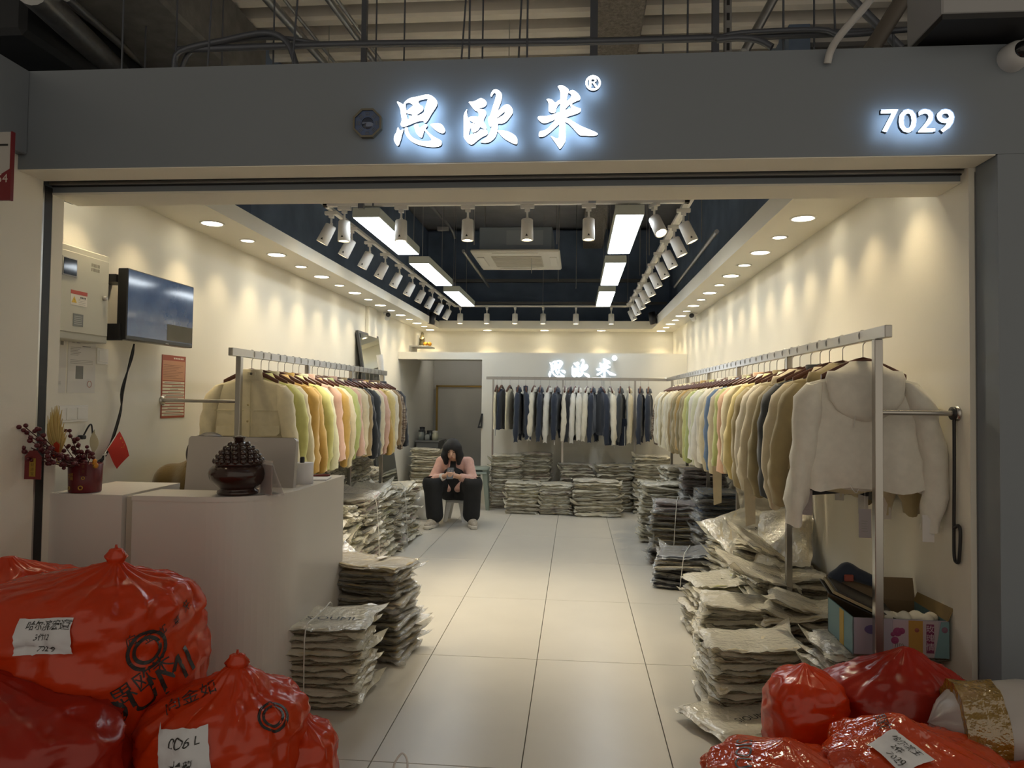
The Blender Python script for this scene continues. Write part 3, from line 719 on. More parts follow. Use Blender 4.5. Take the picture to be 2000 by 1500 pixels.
# paper roll and papers
pr_ = empty('paper_roll', (-1.385, 3.56, ZC), label='white roll of receipt paper on the counter', cat='paper roll')
MB().lathe([(.012, 0), (.056, 0), (.056, .105), (.012, .105)], 32, caps=False).build('roll', mat('white paper', (.78, .77, .80), .7), pr_)
MB().lathe([(.012, .02), (.012, .13), (.008, .135), (.001, .135)], 12, caps=False).build('core', m_bk, pr_)
nb = empty('curled_notebook', (-1.40, 3.74, ZC), R(8), 'open notebook with curled white page beside the paper roll', 'notebook')
pg = []
for i in range(12):
    a = R(-90 + 27 * i)
    for y in (-.07, .07): pg.append((-.045 + .025 * math.cos(a) * (1 - .03 * i), y, .028 + .026 * math.sin(a)))
mb = MB(); mb.grid(pg, 2, 12); mb.build('curled_page', mat('white paper', (.78, .77, .80), .7), nb)
MB().span((-.045, -.07, .001), (.09, .07, .009), bev=.002).build('page_block', mat('white paper', (.78, .77, .80), .7), nb)
o = MB().tube([(-.05, .0, 0), (.03, .01, .004), (.045, .012, .004)], [.006, .007, .004], 8).build('red_pen', mat('dark red lacquer', (.16, .02, .015), .3)); o.location = (-1.37, 3.80, ZC + .012)
tag(o, 'dark red pen lying at the rear corner of the counter', 'pen')

# red pot with plant
px0 = at(132, 965, z=ZC); PX, PY = -2.205, 3.075
m_potr = mat('dark red pot paper', (.11, .006, .010), .4, var=.15, vscale=25)
m_gold = mat('gold foil', (.42, .26, .05), .35, .6)
po = empty('flower_pot', (PX, PY, ZC), label='dark red flower pot with gold coins and berry branches on the counter block', cat='potted plant')
pot = MB().lathe([(.001, 0), (.064, 0), (.066, .004), (.070, .125), (.067, .128), (.066, .11), (.001, .108)], 28, caps=False).build('pot', m_potr, po)
for a, z, r_ in ((-70, .025, .011), (-118, .022, .009), (-62, .068, .008)):
    Mq = Matrix.Rotation(R(a), 4, 'Z') @ Matrix.Translation((.0675 + z * .035, 0, z)) @ Matrix.Rotation(R(90), 4, 'Y')
    MB().lathe([(r_, 0), (r_, .0015), (r_ * .5, .0015), (r_ * .5, 0)], 16, M=Mq, caps=False).build('gold_coin', m_gold, pot)
put_text('福', .036, m_gold, frame((.0705 * math.cos(R(-108)), .0705 * math.sin(R(-108)), .072), (math.cos(R(-18)), math.sin(R(-18)), 0), (math.cos(R(-108)), math.sin(R(-108)), .03)), pot, 'fortune_character')
rnd = random.Random(4)
m_berry = mat('dark red berry', (.085, .006, .012), .3); m_twig = mat('dark red twig', (.06, .012, .012), .6)
berry = MB().lathe([(.0005, -.0095), (.006, -.008), (.0098, -.003), (.0098, .003), (.006, .008), (.0005, .0095)], 10, caps=False).mesh('berry', [m_berry])
tips = [(36, 835), (30, 862), (32, 878), (50, 835), (55, 858), (72, 842), (78, 862), (45, 880), (82, 875), (100, 880), (120, 862), (136, 845), (138, 875), (152, 862), (150, 890), (172, 878), (178, 890), (166, 905), (60, 895), (92, 895), (112, 900)]
for i, (a, b) in enumerate(tips):
    tip = at(a, b, y=2.80 + .03 * rnd.random() if a < 105 else PY - .04 + .05 * rnd.random()) - Vector((PX, PY, ZC)); mid = Vector((tip.x * .45 + rnd.uniform(-.01, .01), tip.y * .5, .10 + (tip.z - .10) * .45))
    path = spline([(rnd.uniform(-.02, .02), rnd.uniform(-.02, .02), .10), mid, tip], 4)
    br = MB().tube(path, .0022, 5).build('branch', m_twig, po)
    for k in range(7):
        q = path[min(len(path) - 1, 3 + k)] if k < 6 else tip
        link('berry', berry, br, loc=q + Vector((rnd.uniform(-.014, .014), rnd.uniform(-.012, .012), rnd.uniform(-.012, .012))), scale=rnd.uniform(.8, 1.1))
# dried gold palm leaf
m_palm = mat('dried palm straw', (.56, .42, .15), .6)
base = at(112, 905, y=2.93) - Vector((PX, PY, ZC))
pl = MB().tube([(0, 0, .1), base, base + Vector((-.01, 0, .05))], .003, 5).build('palm_stalk', m_palm, po)
for i in range(19):
    t = i / 18; a0 = R(122 - 66 * t); ln = .20 * (.62 + .38 * math.sin(PI * min(1, t + .25)))
    s0 = base + Vector((0, 0, .02 + .05 * (1 - abs(2 * t - 1)))); e0 = s0 + Vector((math.cos(a0) * ln * .55, .01 * math.sin(i * 2.1), math.sin(a0) * ln))
    md = (s0 + e0) / 2 + Vector((-.012 + .02 * t, -.006, .008)); pr2 = spline([s0, md, e0], 3); P = []
    for k, q in enumerate(pr2):
        wd = .0045 * math.sin(PI * (k + .35) / (len(pr2) - .3)) + .0004
        P += [q + Vector((-wd, 0, 0)), q + Vector((0, -.002, 0)), q + Vector((wd, 0, 0))]
    mb = MB(); mb.grid(P, 3, len(pr2)); mb.build('palm_blade', m_palm, pl)
# skeleton leaf, ornaments
c0 = at(190, 860, y=PY) - Vector((PX, PY, ZC)); P = []
for k in range(9):
    t = k / 8; wd = .022 * math.sin(PI * (t * .92 + .06))
    cc = c0 + Vector((-.018 + .004 * t, 0, -.055 + .095 * t)); P += [cc + Vector((-wd, .002, .01 * t)), cc, cc + Vector((wd, .002, -.01 * t))]
mb = MB(); mb.grid(P, 3, 9); mb.build('skeleton_leaf', mat('pale gold mesh leaf', (.45, .40, .20), .5, alpha=.75), po)
ga = empty('lucky_tag', at(65, 880, y=2.82), label='red hanging lucky tag with yellow strip hung on the berry branch', cat='ornament')
MB().prism([[(-.037, -.12), (.037, -.12), (.037, -.025), (.016, 0), (-.016, 0), (-.037, -.025)]], Matrix.Identity(4), .003).build('tag_board', mat('red tag', (.14, .010, .012), .5), ga)
MB().span((-.015, -.0012, -.108), (.013, 0, -.032)).build('yellow_strip', mat('ochre strip', (.30, .19, .02), .5), ga)
for i, ch in enumerate('招财进宝'): put_text(ch, .016, mat('brown ink', (.10, .06, .01), .6), frame((-.001, -.0016, -.042 - .0185 * i), (1, 0, 0), (0, -1, 0)), ga)
gd = empty('gourd_charm', at(185, 905, y=PY - .02), label='glowing gold gourd charm right of the flower pot', cat='ornament')
MB().lathe([(.001, -.022), (.012, -.021), (.0165, -.011), (.013, -.001), (.008, .003), (.0105, .009), (.007, .017), (.001, .02)], 16, caps=False).build('gourd', mat('amber gold', (.55, .22, .01), .3, .2), gd)
for sx in (-1, 1):
    for sz in (-1, 1): MB().box((sx * .006, -.0145, -.011 + sz * .0045), (.007, .004, .006)).build('gold_stud', m_gold, gd)
o = empty('red_gift_tag', at(163, 905, y=PY - .075), label='small dark red printed gift tag hanging over the pot rim', cat='ornament')
MB().span((-.016, 0, -.055), (.016, .003, 0)).build('tag_board', mat('dark red tag', (.10, .006, .01), .5), o)
for i, ch in enumerate('吉日'): put_text(ch, .016, mat('dim gold print', (.2, .09, .03), .5), frame((0, -.001, -.015 - .022 * i), (1, 0, 0), (0, -1, 0)), o)
o = empty('red_envelope_charm', at(110, 868, y=2.90), label='orange red paper charm at the foot of the palm leaf', cat='ornament')
MB().prism([[(-.014, -.05), (.010, -.055), (.014, 0), (.0, .012), (-.012, .004)]], Matrix.Identity(4), .003).build('paper', mat('orange red paper', (.42, .035, .008), .4), o)
# national flag on a stick
fo = at(205, 885, x=XL + .05); ft = at(236, 836, x=XL + .05)
fg = empty('small_flag', fo, label='small red flag with yellow stars on a white stick', cat='flag')
MB().tube([(0, 0, -.06), (0, 0, 0), ft - fo], .0028, 6).build('stick', m_white, fg)
pts = [at(a, b, x=XL + .05) - fo for a, b in ((233, 841), (207, 878), (231, 916), (252, 890))]
P = []
for j in range(7):
    for i in range(7):
        u, v = i / 6, j / 6
        q = (pts[0] * (1 - u) + pts[3] * u) * (1 - v) + (pts[1] * (1 - u) + pts[2] * u) * v
        P.append(q + Vector((.008 * math.sin(3 * u + 2 * v), 0, 0)))
mb = MB(); mb.grid(P, 7, 7); mb.build('cloth', mat('flag red', (.60, .022, .012), .6), fg)
star = lambda r_: [(r_ * (1 if k % 2 == 0 else .4) * math.cos(R(90 + 36 * k)), r_ * (1 if k % 2 == 0 else .4) * math.sin(R(90 + 36 * k))) for k in range(10)]
for a, b, r_ in ((236, 856, .008), (240, 864, .003), (243, 869, .003), (242, 873, .003), (238, 874, .003)):
    MB().prism([star(r_)], Matrix.Translation(at(a, b, x=XL + .062) - fo) @ Matrix.Rotation(R(90), 4, 'Z'), .001).build('star', mat('flag yellow', (.75, .50, .03), .6), fg)
MB().tube([(-.01, 0, -.01), (.012, -.002, -.004)], .003, 6).build('cable_tie', m_white, fg)

# ================================================================== left wall: meter cabinet, tv, notices, switches, cables
WX = XL + .001
m_cab = mat('cabinet enamel', (.50, .49, .41), .45)
eb = empty('meter_cabinet', (XL, 3.24, 1.71), label='beige metal meter cabinet on the left wall', cat='cabinet')
MB().span((0, -.20, 0), (.11, .21, .445), bev=.004).build('case', m_cab, eb)
dr = MB().span((.11, -.19, .035), (.117, .20, .415), bev=.002).build('door', m_cab, eb)
wn = MB().span((.117, -.135, .295), (.121, -.035, .385), bev=.001).build('window_frame', mat('window frame grey', (.40, .40, .38), .4), dr)
MB().span((.121, -.128, .302), (.1222, -.042, .378)).build('window_pane', mat('meter glass', (.02, .025, .035), .06), dr)
vent = MB().span((.117, -.0018, -.008), (.1178, .0018, .008)).mesh('vent_slot', [mat('slot shade', (.16, .155, .12), .7)])
for i in range(7):
    for j in range(2): link('vent_slot', vent, dr, loc=(0, .07 + .009 * i, .355 + .022 * j))
MB().span((.117, -.072, .165), (.1178, .042, .235)).build('warning_sticker', mat('sticker white', (.74, .70, .62), .5), dr)
MB().span((.1178, -.072, .217), (.1184, .042, .235)).build('sticker_header', mat('sticker red', (.45, .06, .03), .5), dr)
MB().prism([[(-.017, -.014), (.017, -.014), (0, .016)]], Matrix.Translation((.1186, -.048, .19)) @ Matrix.Rotation(R(90), 4, 'Z'), .0006).build('warning_triangle', mat('warning yellow', (.70, .46, .02), .5), dr)
put_text('!', .022, m_warn, frame((.1195, -.048, .187), (0, 1, 0), (1, 0, 0)), dr, 'warning_mark')
[MB().span((.1178, -.006 + .01 * i, .2005), (.1181, .001 + .01 * i, .2085)).build('heading_print', m_warn, dr) for i in range(4)]
for i in range(4): MB().span((.1178, -.018, .196 - .008 * i), (.118, .036 - .006 * (i % 2), .1975 - .008 * i)).build('text_line', mat('grey ink', (.3, .29, .27), .7), dr)
MB().span((.117, -.052, .065), (.1185, .018, .125), bev=.0005).build('rating_plate', mat('rating plate', (.16, .16, .14), .4, .5), dr)
for i in range(5): MB().span((.1186, -.045, .075 + .009 * i), (.1189, .01, .078 + .009 * i)).build('plate_line', mat('plate line', (.4, .4, .36), .5), dr)
MB().lathe([(.011, 0), (.011, .012), (.007, .016), (.001, .017)], 14, M=Matrix.Translation((.117, .165, .225)) @ Matrix.Rotation(R(90), 4, 'Y')).build('door_knob', m_steel, dr)

# television on a swing mount: faces slightly towards the entrance
tv = empty('television', (XL, 3.86, 1.74), label='flat black television on the left wall with a painted blue reflection glow', cat='television')
MB().span((0, -.34, .30), (.10, -.22, .34)).build('wall_bracket', m_bk, tv); MB().span((0, -.02, .06), (.07, .02, .33)).build('mount_plate', m_bk, tv)
tp = MB().span((.10, -.325, .0), (.155, .325, .375), bev=.004).build('case', mat('television plastic', (.015, .015, .016), .3), tv)
MB().span((.155, -.318, .022), (.1562, .318, .368)).build('screen', mat('television glass with painted reflection', (.035, .05, .085), .08, spec=.8, var=.35, vscale=9, emit=(.30, .45, .75), es=.05), tp)  # blue tint and faint emission stand in for the reflected panel lamps
MB().span((.155, .035, .004), (.1572, .065, .008)).build('badge', mat('silver badge', (.5, .5, .5), .3, .8), tp)
MB().span((.1563, .045, .026), (.1567, .316, .12)).build('dark_picture_area', mat('dark screen area', (.035, .037, .032), .12), tp)
MB().span((.045, -.345, -.005), (.13, -.315, .08)).build('speaker_box', m_bk, tv)
cb = empty('cable_bundle', (XL, 3.75, 1.74), label='black cables hanging from the television down the wall', cat='cable')
for k, ofs in enumerate((0, .012, -.008)):
    pp = [at(a, b, x=XL + .03 + .004 * k) - cb.location for a, b in ((262, 672), (256, 700), (240, 760), (236, 800), (222, 850), (206, 888), (190, 915 - 6 * k), (172, 925))]
    pp = [p + Vector((0, ofs * math.sin(i * 2.2), 0)) for i, p in enumerate(pp)]
    MB().tube(spline(pp, 4), .0045, 6).build('cable', m_bk, cb)
o = empty('wall_plug', at(160, 852, x=XL + .02), label='black plug with looped cord on the wall above the flower pot', cat='plug')
MB().box((0, 0, -.005), (.03, .03, .02), bev=.004).build('plug_body', m_bk, o); MB().tube(spline([(0, .01, 0), (.01, .035, .05), (.01, .055, .055), (.01, .065, .01)], 4), .004, 6).build('cord', m_bk, o)
# notices
m_paper = mat('notice paper', (.72, .70, .66), .8); m_ink = mat('grey ink', (.3, .29, .27), .7)
def notice(name, y0, y1, z0, z1, label, lines, parts):
    o = empty(name, (XL, (y0 + y1) / 2, z0), label=label, cat='notice'); h = (y1 - y0) / 2; H = z1 - z0
    MB().span((.0005, -h, 0), (.002, h, H)).build('sheet', m_paper, o)
    for (a, b, c, d) in lines: MB().span((.002, -h + a * 2 * h, c * H), (.0023, -h + b * 2 * h, d * H)).build('print_line', m_ink, o)
    for (a, b, c, d, mm) in parts: MB().span((.002, -h + a * 2 * h, c * H), (.0024, -h + b * 2 * h, d * H)).build('printed_patch', mm, o)
    return o
mg = mat('grey photo print', (.22, .22, .20), .6)
o = notice('paper_notice', 3.317, 3.52, 1.458, 1.73, 'white paper certificate with grey picture and red stamp under the meter cabinet', [(.08, .45 - .05 * (i % 3), .83 - .028 * i, .838 - .028 * i) for i in range(6)] + [(.08, .9, .60 - .03 * i, .606 - .03 * i) for i in range(3)],
           [(.28, .55, .26, .50, mg), (.12, .22, .92, .96, mg), (.3, .42, .92, .96, mat('blue logo', (.12, .14, .28), .6)), (.5, .8, .86, .875, m_ink)])
MB().lathe([(.017, 0), (.017, .0005), (.0145, .0005), (.0145, 0)], 20, caps=False, M=Matrix.Translation((.0022, .06, .045)) @ Matrix.Rotation(R(90), 4, 'Y')).build('red_stamp', mat('stamp red', (.5, .12, .1), .7), o)
notice('paper_notice', 3.09, 3.305, 1.458, 1.728, 'white paper notice half hidden behind the left jamb', [(.55, .85, .14 + .02 * i, .146 + .02 * i) for i in range(4)], [(.5, .62, .60, .68, mg), (.55, .63, .88, .94, mg), (.8, .9, .86, .95, m_ink), (.52, .66, .28, .31, mg)])
# red tariff poster
y0, y1, z0, z1 = 4.12, 4.382, 1.312, 1.698
o = empty('price_poster', (XL, (y0 + y1) / 2, z0), label='red bordered poster with table rows on the left wall', cat='poster'); h = (y1 - y0) / 2; H = z1 - z0
MB().span((.0005, -h, 0), (.003, h, H)).build('sheet', mat('poster red', (.34, .07, .035), .5), o)
MB().span((.003, -h + .01, .60 * H), (.0034, h - .01, .915 * H)).build('salmon_panel', mat('salmon', (.56, .28, .16), .6), o)
for i in range(11): MB().span((.003, -h + .01, (.035 + .051 * i) * H), (.0034, h - .01, (.071 + .051 * i) * H)).build('table_row', mat('row white', (.70, .65, .53), .6), o)
for i in range(11): MB().span((.0034, -h + .03 + .02 * (i % 5), (.045 + .051 * i) * H), (.0037, h - .02 - .03 * (i % 3), (.058 + .051 * i) * H)).build('row_print', mat('row ink', (.33, .31, .26), .7), o)
for i in range(9): MB().span((.0034, -h + .015, (.63 + .026 * i) * H), (.0037, h - .03 - .05 * ((i * 7) % 4) / 2, (.636 + .026 * i) * H)).build('print_line', mat('brown text', (.25, .12, .07), .7), o)
[MB().span((.003, -.005 + .019 * i, .942 * H), (.0034, .009 + .019 * i, .968 * H)).build('heading_print', mat('poster white', (.75, .65, .55), .6), o) for i in range(6)]
# switches
def switchplate(y0, y1, z0, z1, n, label):
    o = empty('light_switch', (XL, (y0 + y1) / 2, (z0 + z1) / 2), label=label, cat='light switch', group='white wall switches'); h, v = (y1 - y0) / 2, (z1 - z0) / 2
    MB().span((0, -h, -v), (.008, h, v), bev=.002).build('plate', m_white, o)
    for i in range(n):
        w_ = (2 * h - .012) / n; MB().span((.008, -h + .008 + w_ * i, -v + .012), (.0115, -h + .004 + w_ * (i + 1) - .002, v - .012), bev=.001).build('rocker', m_white, o)
switchplate(3.527, 3.615, 1.61, 1.695, 1, 'single white wall switch beside the certificate')
switchplate(3.225, 3.468, 1.313, 1.396, 3, 'long white triple wall switch above the flower pot')
# ================================================================== racks
m_rack = mat('satin steel rack', (.50, .48, .45), .28, 1.0)


def rack_y(name, x, z, y0, y1, posts, wall, label):
    """clothes rail along y fixed to a side wall"""
    o = empty(name, (x, y0, 0), label=label, cat='clothes rack')
    MB().span((-.014, 0, z - .024), (.014, y1 - y0, z + .024), bev=.002).build('rail', m_rack, o)
    for p in posts:
        MB().span((-.016, p - y0 - .016, 0), (.016, p - y0 + .016, z - .024), bev=.002).build('post', m_rack, o)
        MB().span((-.03, p - y0 - .03, 0), (.03, p - y0 + .03, .006)).build('foot_plate', m_rack, o)
    b = MB(); yy = posts[0] - y0; b.tube([(0, yy, 1.42), (wall - x, yy, 1.42)], .011, 10); ar = b.build('wall_arm', m_rack, o)
    sg = 1 if wall > x else -1
    MB().lathe([(.03, 0), (.03, .006), (.02, .012)], 16, M=Matrix.Translation((wall - x, yy, 1.42)) @ Matrix.Rotation(R(-90 * sg), 4, 'Y')).build('flange', m_rack, ar)


LX, LZ, RX, RZ = -2.01, 1.712, 1.208, 1.737
rack_y('clothes_rack', LX, LZ, 4.02, 7.47, (4.135, 5.23, 6.28, 7.33), XL, 'long steel clothes rack along the left wall')
rack_y('clothes_rack', RX, RZ, 2.88, 9.55, (2.985, 4.18, 5.436, 6.64, 7.865, 9.10), XR, 'long steel clothes rack along the right wall')
BY, BZ = 9.56, 1.735
o = empty('clothes_rack', (0, BY, 0), label='steel clothes rack across the rear partition', cat='clothes rack')
bx0, bx1 = at(950, 740, y=BY).x, at(1302, 740, y=BY).x
MB().span((bx0, -.012, BZ - .02), (bx1, .012, BZ + .02), bev=.002).build('rail', m_rack, o)
for px in (963, 1099, 1240):
    x = at(px, 800, y=BY).x; MB().span((x - .012, -.012, 0), (x + .012, .012, BZ - .02)).build('post', m_rack, o)

# wall hook pole on the right
o = empty('hook_pole', (XR - .012, 2.99, 1.42), label='black metal hook pole hanging by the right rack arm', cat='hook pole')
MB().tube(spline([(0, 0, .02), (0, 0, -.2), (0, .005, -.42), (0, .005, -.56), (0, -.012, -.585), (0, -.032, -.57), (0, -.042, -.47), (0, -.03, -.44), (0, .0, -.452)], 6), .0065, 8).build('rod', m_bk, o)
MB().lathe([(.001, -.012), (.026, -.01), (.026, .01), (.001, .012)], 16, caps=False, M=Matrix.Rotation(R(90), 4, 'Y')).build('knob', m_bk, o)

# ================================================================== garment meshes (origin = top of rail, width along x, thickness along y, front towards -y)
def ring(cz, w, d, n, e=2.6, cy=0.0):
    out = []
    for k in range(n):
        a = 2 * PI * k / n; c, s = math.cos(a), math.sin(a)
        out.append(Vector((w * math.copysign(abs(c) ** (2 / e), c), cy + d * math.copysign(abs(s) ** (2 / e), s), cz)))
    return out


def body_mesh(seed, L=.50, wide=.235, dep=.045, flare=0.0, fold=.014):
    rn = random.Random(seed); n = 36
    z0 = -.125; secs = [(z0, .055, .040), (z0 - .018, .075, .042), (z0 - .032, .135, .040), (z0 - .052, wide * .86, .038), (z0 - .085, wide * .97, .042)]
    for t in (.2, .34, .48, .62, .76, .88, .95, 1.0):
        secs.append((z0 - .052 - t * (L - .05), wide * (1 + flare * t) * (1 - .03 * (t > .93)), dep * (1 + .12 * math.sin(t * 3)) * (1 - .12 * (t > .93))))
    P = []; ph = [rn.uniform(0, 6.28) for _ in range(6)]
    for si, (z, w, d) in enumerate(secs):
        t = max(0, (si - 3) / (len(secs) - 4)); rg = ring(z, w, d, n)
        for k, p in enumerate(rg):
            f = fold * t * (math.sin(p.x * 34 + ph[0] + z * 7) + .6 * math.sin(p.x * 61 + ph[1] - z * 11) + .5 * math.sin(z * 26 + p.x * 9 + ph[2]))
            nz = noise.noise(Vector((p.x * 9 + seed * 3.1, p.y * 9, z * 7))) * .012 * t
            P.append((p.x + nz * .6, p.y + f * (1 if p.y < 0 else .8) + nz, p.z + (.010 * math.sin(k * .9 + ph[3]) * (si == len(secs) - 1))))
    mb = MB(); mb.grid(P, n, len(secs), True); m = len(P)
    # lining lip inside hem
    last = [Vector(P[(len(secs) - 1) * n + k]) for k in range(n)]; inn = [Vector((q.x * .94, q.y * .8, q.z + .05)) for q in last]
    mb.grid(last + inn, n, 2, True)
    return mb.mesh('body')


def sleeve_mesh(seed, side, L=.56, r0=.072, r1=.048, out=.055, cuff=True, sh=.205):
    rn = random.Random(seed * 7 + side); n = 16; z0 = -.185; P = []; ph = [rn.uniform(0, 6.28) for _ in range(4)]; N = 13
    fw = rn.uniform(-.015, .02)
    for i in range(N):
        t = i / (N - 1); cx = sh + out * math.sin(t * 1.9) + .012 * math.sin(t * 5 + ph[0]); cz = z0 - .01 - L * t; cy = -.010 - fw * t * t * 2
        r_ = r0 + (r1 - r0) * t; rx, ry = r_ * .74, r_ * (1.0 + .12 * math.sin(t * 3 + ph[1]))
        if i == 0: rx *= .55; ry *= .62; cz += .012; cx -= .02
        if cuff and t > .9: rx *= .78; ry *= .74
        if cuff and .78 < t <= .9: rx *= 1.12; ry *= 1.1
        for k in range(n):
            a = 2 * PI * k / n
            w = 1 + .13 * math.sin(3 * a + ph[2] + t * 6) * t + .09 * math.sin(t * 24 + a * 2 + ph[3]) * (t > .15) + .05 * math.sin(t * 41 - a * 3)
            P.append((side * (cx + rx * w * math.cos(a)), cy + ry * w * math.sin(a), cz + .006 * math.sin(a * 2 + t * 8)))
    mb = MB()
    mb.grid(P if side > 0 else [P[j * n + (n - k) % n] for j in range(N) for k in range(n)], n, N, True)
    last = [Vector(p) for p in mb.v[-n:]]; c = sum(last, Vector()) / n; inn = [c + (q - c) * .8 + Vector((0, 0, .03)) for q in last]; mb.grid(last + inn, n, 2, True)
    top = [Vector(p) for p in mb.v[:n]]; ct = sum(top, Vector()) / n; mb.add([*top, ct], [((k + 1) % n, k, n) for k in range(n)], True)
    return mb.mesh('sleeve')


def collar_mesh(kind, seed):
    mb = MB(); n = 24; P = []
    if kind == 'stand':
        for z, w, d, cy in ((-.145, .080, .052, 0), (-.12, .072, .05, 0), (-.085, .068, .05, .002), (-.082, .062, .045, .002), (-.12, .062, .04, 0)): P += ring(z, w, d, n, 2, cy)
        mb.grid(P, n, 5, True)
    elif kind == 'shirt':
        for z, w, d, cy in ((-.13, .070, .048, 0), (-.105, .066, .05, .003), (-.10, .072, .054, .003), (-.135, .092, .062, -.006), (-.158, .10, .064, -.012)): P += ring(z, w, d, n, 2.2, cy)
        mb.grid(P, n, 5, True)
    elif kind == 'hood':
        # hood hanging down over the outside of the back (towards -y)
        rows = [(-.098, .062, .050, .006), (-.112, .080, .056, -.004), (-.130, .108, .058, -.018), (-.155, .140, .052, -.034), (-.190, .158, .044, -.046), (-.230, .158, .038, -.054), (-.270, .140, .033, -.058), (-.305, .108, .027, -.058), (-.328, .062, .018, -.055), (-.334, .02, .006, -.052)]
        for j, (z, w, d, cy) in enumerate(rows):
            for k, q in enumerate(ring(z, w, d, n, 2.2, cy)):
                sag = .03 * (q.x / .16) ** 2 * (1 if j > 2 else 0)
                P.append(Vector((q.x * (1 + .05 * math.sin(seed + z * 40)), q.y + .006 * math.sin(q.x * 60 + z * 45 + seed) * (j > 1), q.z + sag)))
        mb.grid(P, n, len(rows), True); mb.add(P[-n:], [tuple(range(n))], True)
        rim = []
        for z, w, d, cy in ((-.098, .062, .050, .006), (-.092, .058, .046, .006), (-.125, .05, .038, .004)): rim += ring(z, w, d, n, 2.2, cy)
        mb.grid(rim, n, 3, True)
    elif kind == 'vneck':
        for z, w, d in ((-.16, .085, .046), (-.135, .072, .045), (-.125, .07, .042), (-.15, .07, .038)): P += ring(z, w, d, n, 2)
        mb.grid(P, n, 4, True)
    return mb.mesh('hood' if kind == 'hood' else 'collar')


GM = {}
for k in range(4):
    GM['jacket', k] = dict(body=body_mesh(k, .50 + .02 * k, .235, .042), sl=[sleeve_mesh(k, s, .55 + .012 * k) for s in (-1, 1)], col=collar_mesh('shirt', k))
    GM['hoodie', k] = dict(body=body_mesh(k + 10, .47 + .015 * k, .245, .05, .02, .015), sl=[sleeve_mesh(k + 10, s, .57, .08, .055, .06) for s in (-1, 1)], col=collar_mesh('hood', k))
    GM['coat', k] = dict(body=body_mesh(k + 20, .55 + .02 * k, .23, .042, .05), sl=[sleeve_mesh(k + 20, s, .55, .07, .058, .05, False) for s in (-1, 1)], col=collar_mesh('stand', k))
    GM['vest', k] = dict(body=body_mesh(k + 30, .50, .205, .04), sl=[], col=collar_mesh('vneck', k))
m_wood = mat('reddish hanger wood', (.10, .035, .018), .35, var=.2, vscale=20)
m_wire = mat('hanger wire', (.45, .43, .40), .3, 1.0)
hk = MB().tube(spline([(-.014, 0, -.008), (-.017, 0, .012), (-.008, 0, .029), (.006, 0, .030), (.017, 0, .016), (.015, 0, -.012), (.002, 0, -.028), (.0, 0, -.045), (0, 0, -.085)], 3), .0022, 5).mesh('hook', [m_wire])
P = []
for i in range(13):
    t = i / 12 * 2 - 1; x = .165 * t; z = -.095 - .07 * abs(t) ** 1.35; th = .021 - .006 * abs(t)
    P += [(x, -.008, z - th), (x, .008, z - th), (x, .011, z), (x, .008, z + th * .6), (x, -.008, z + th * .6), (x, -.011, z)]
mb = MB(); mb.grid(P, 6, 13, True); mb.add(P[:6], [tuple(range(6))[::-1]]); mb.add(P[-6:], [tuple(range(6))])
hw = mb.mesh('shoulder_bar', [m_wood])
tagme = MB().span((-.022, -.001, -.105), (.022, .001, 0)).tube([(0, 0, 0), (0, 0, .06)], .0008, 4).mesh('price_tag', [mat('white tag card', (.72, .70, .68), .6)])

FAB = {}
def fab(name, col, rough=.85, sheen=.25):
    FAB[name] = mat('fabric ' + name, col, rough, var=.05, vscale=30, bump=.06, bscale=500, sheen=sheen)
for nm, c in dict(cream=(.70, .63, .44), lime=(.58, .58, .22), mustard=(.52, .34, .09), orange_mustard=(.58, .37, .10), mint=(.66, .66, .47), pink=(.66, .43, .34), tan=(.36, .26, .12), black=(.016, .018, .022), navy=(.022, .030, .052), brown=(.26, .17, .07), white=(.74, .71, .63), khaki=(.36, .29, .15), olive=(.27, .22, .11), beige=(.60, .53, .37), yellow=(.66, .55, .24), peach=(.66, .42, .28), blue=(.12, .20, .34), green=(.42, .47, .18), charcoal=(.035, .04, .045), ivory=(.72, .67, .54), caramel=(.42, .28, .09)).items(): fab(nm, c)
pm = mat('fabric plaid', (.40, .28, .18), .85); nt = pm.node_tree; bs = nt.nodes['Principled BSDF']; tc = nt.nodes.new('ShaderNodeTexCoord')
ck = nt.nodes.new('ShaderNodeTexBrick'); ck.inputs['Scale'].default_value = 22; ck.inputs['Color1'].default_value = (.55, .46, .34, 1); ck.inputs['Color2'].default_value = (.20, .12, .07, 1); ck.inputs['Mortar'].default_value = (.05, .035, .03, 1); ck.inputs['Mortar Size'].default_value = .05; ck.offset = 0
mp = nt.nodes.new('ShaderNodeMapping'); mp.inputs['Rotation'].default_value = (R(90), 0, 0); nt.links.new(tc.outputs['Object'], mp.inputs[0]); nt.links.new(mp.outputs[0], ck.inputs[0]); nt.links.new(ck.outputs[0], bs.inputs[0]); FAB['plaid'] = pm
RN = random.Random(11)
NICE = {'orange_mustard': 'orange mustard', 'mint': 'pale mint', 'lime': 'lime yellow', 'green': 'lime green'}


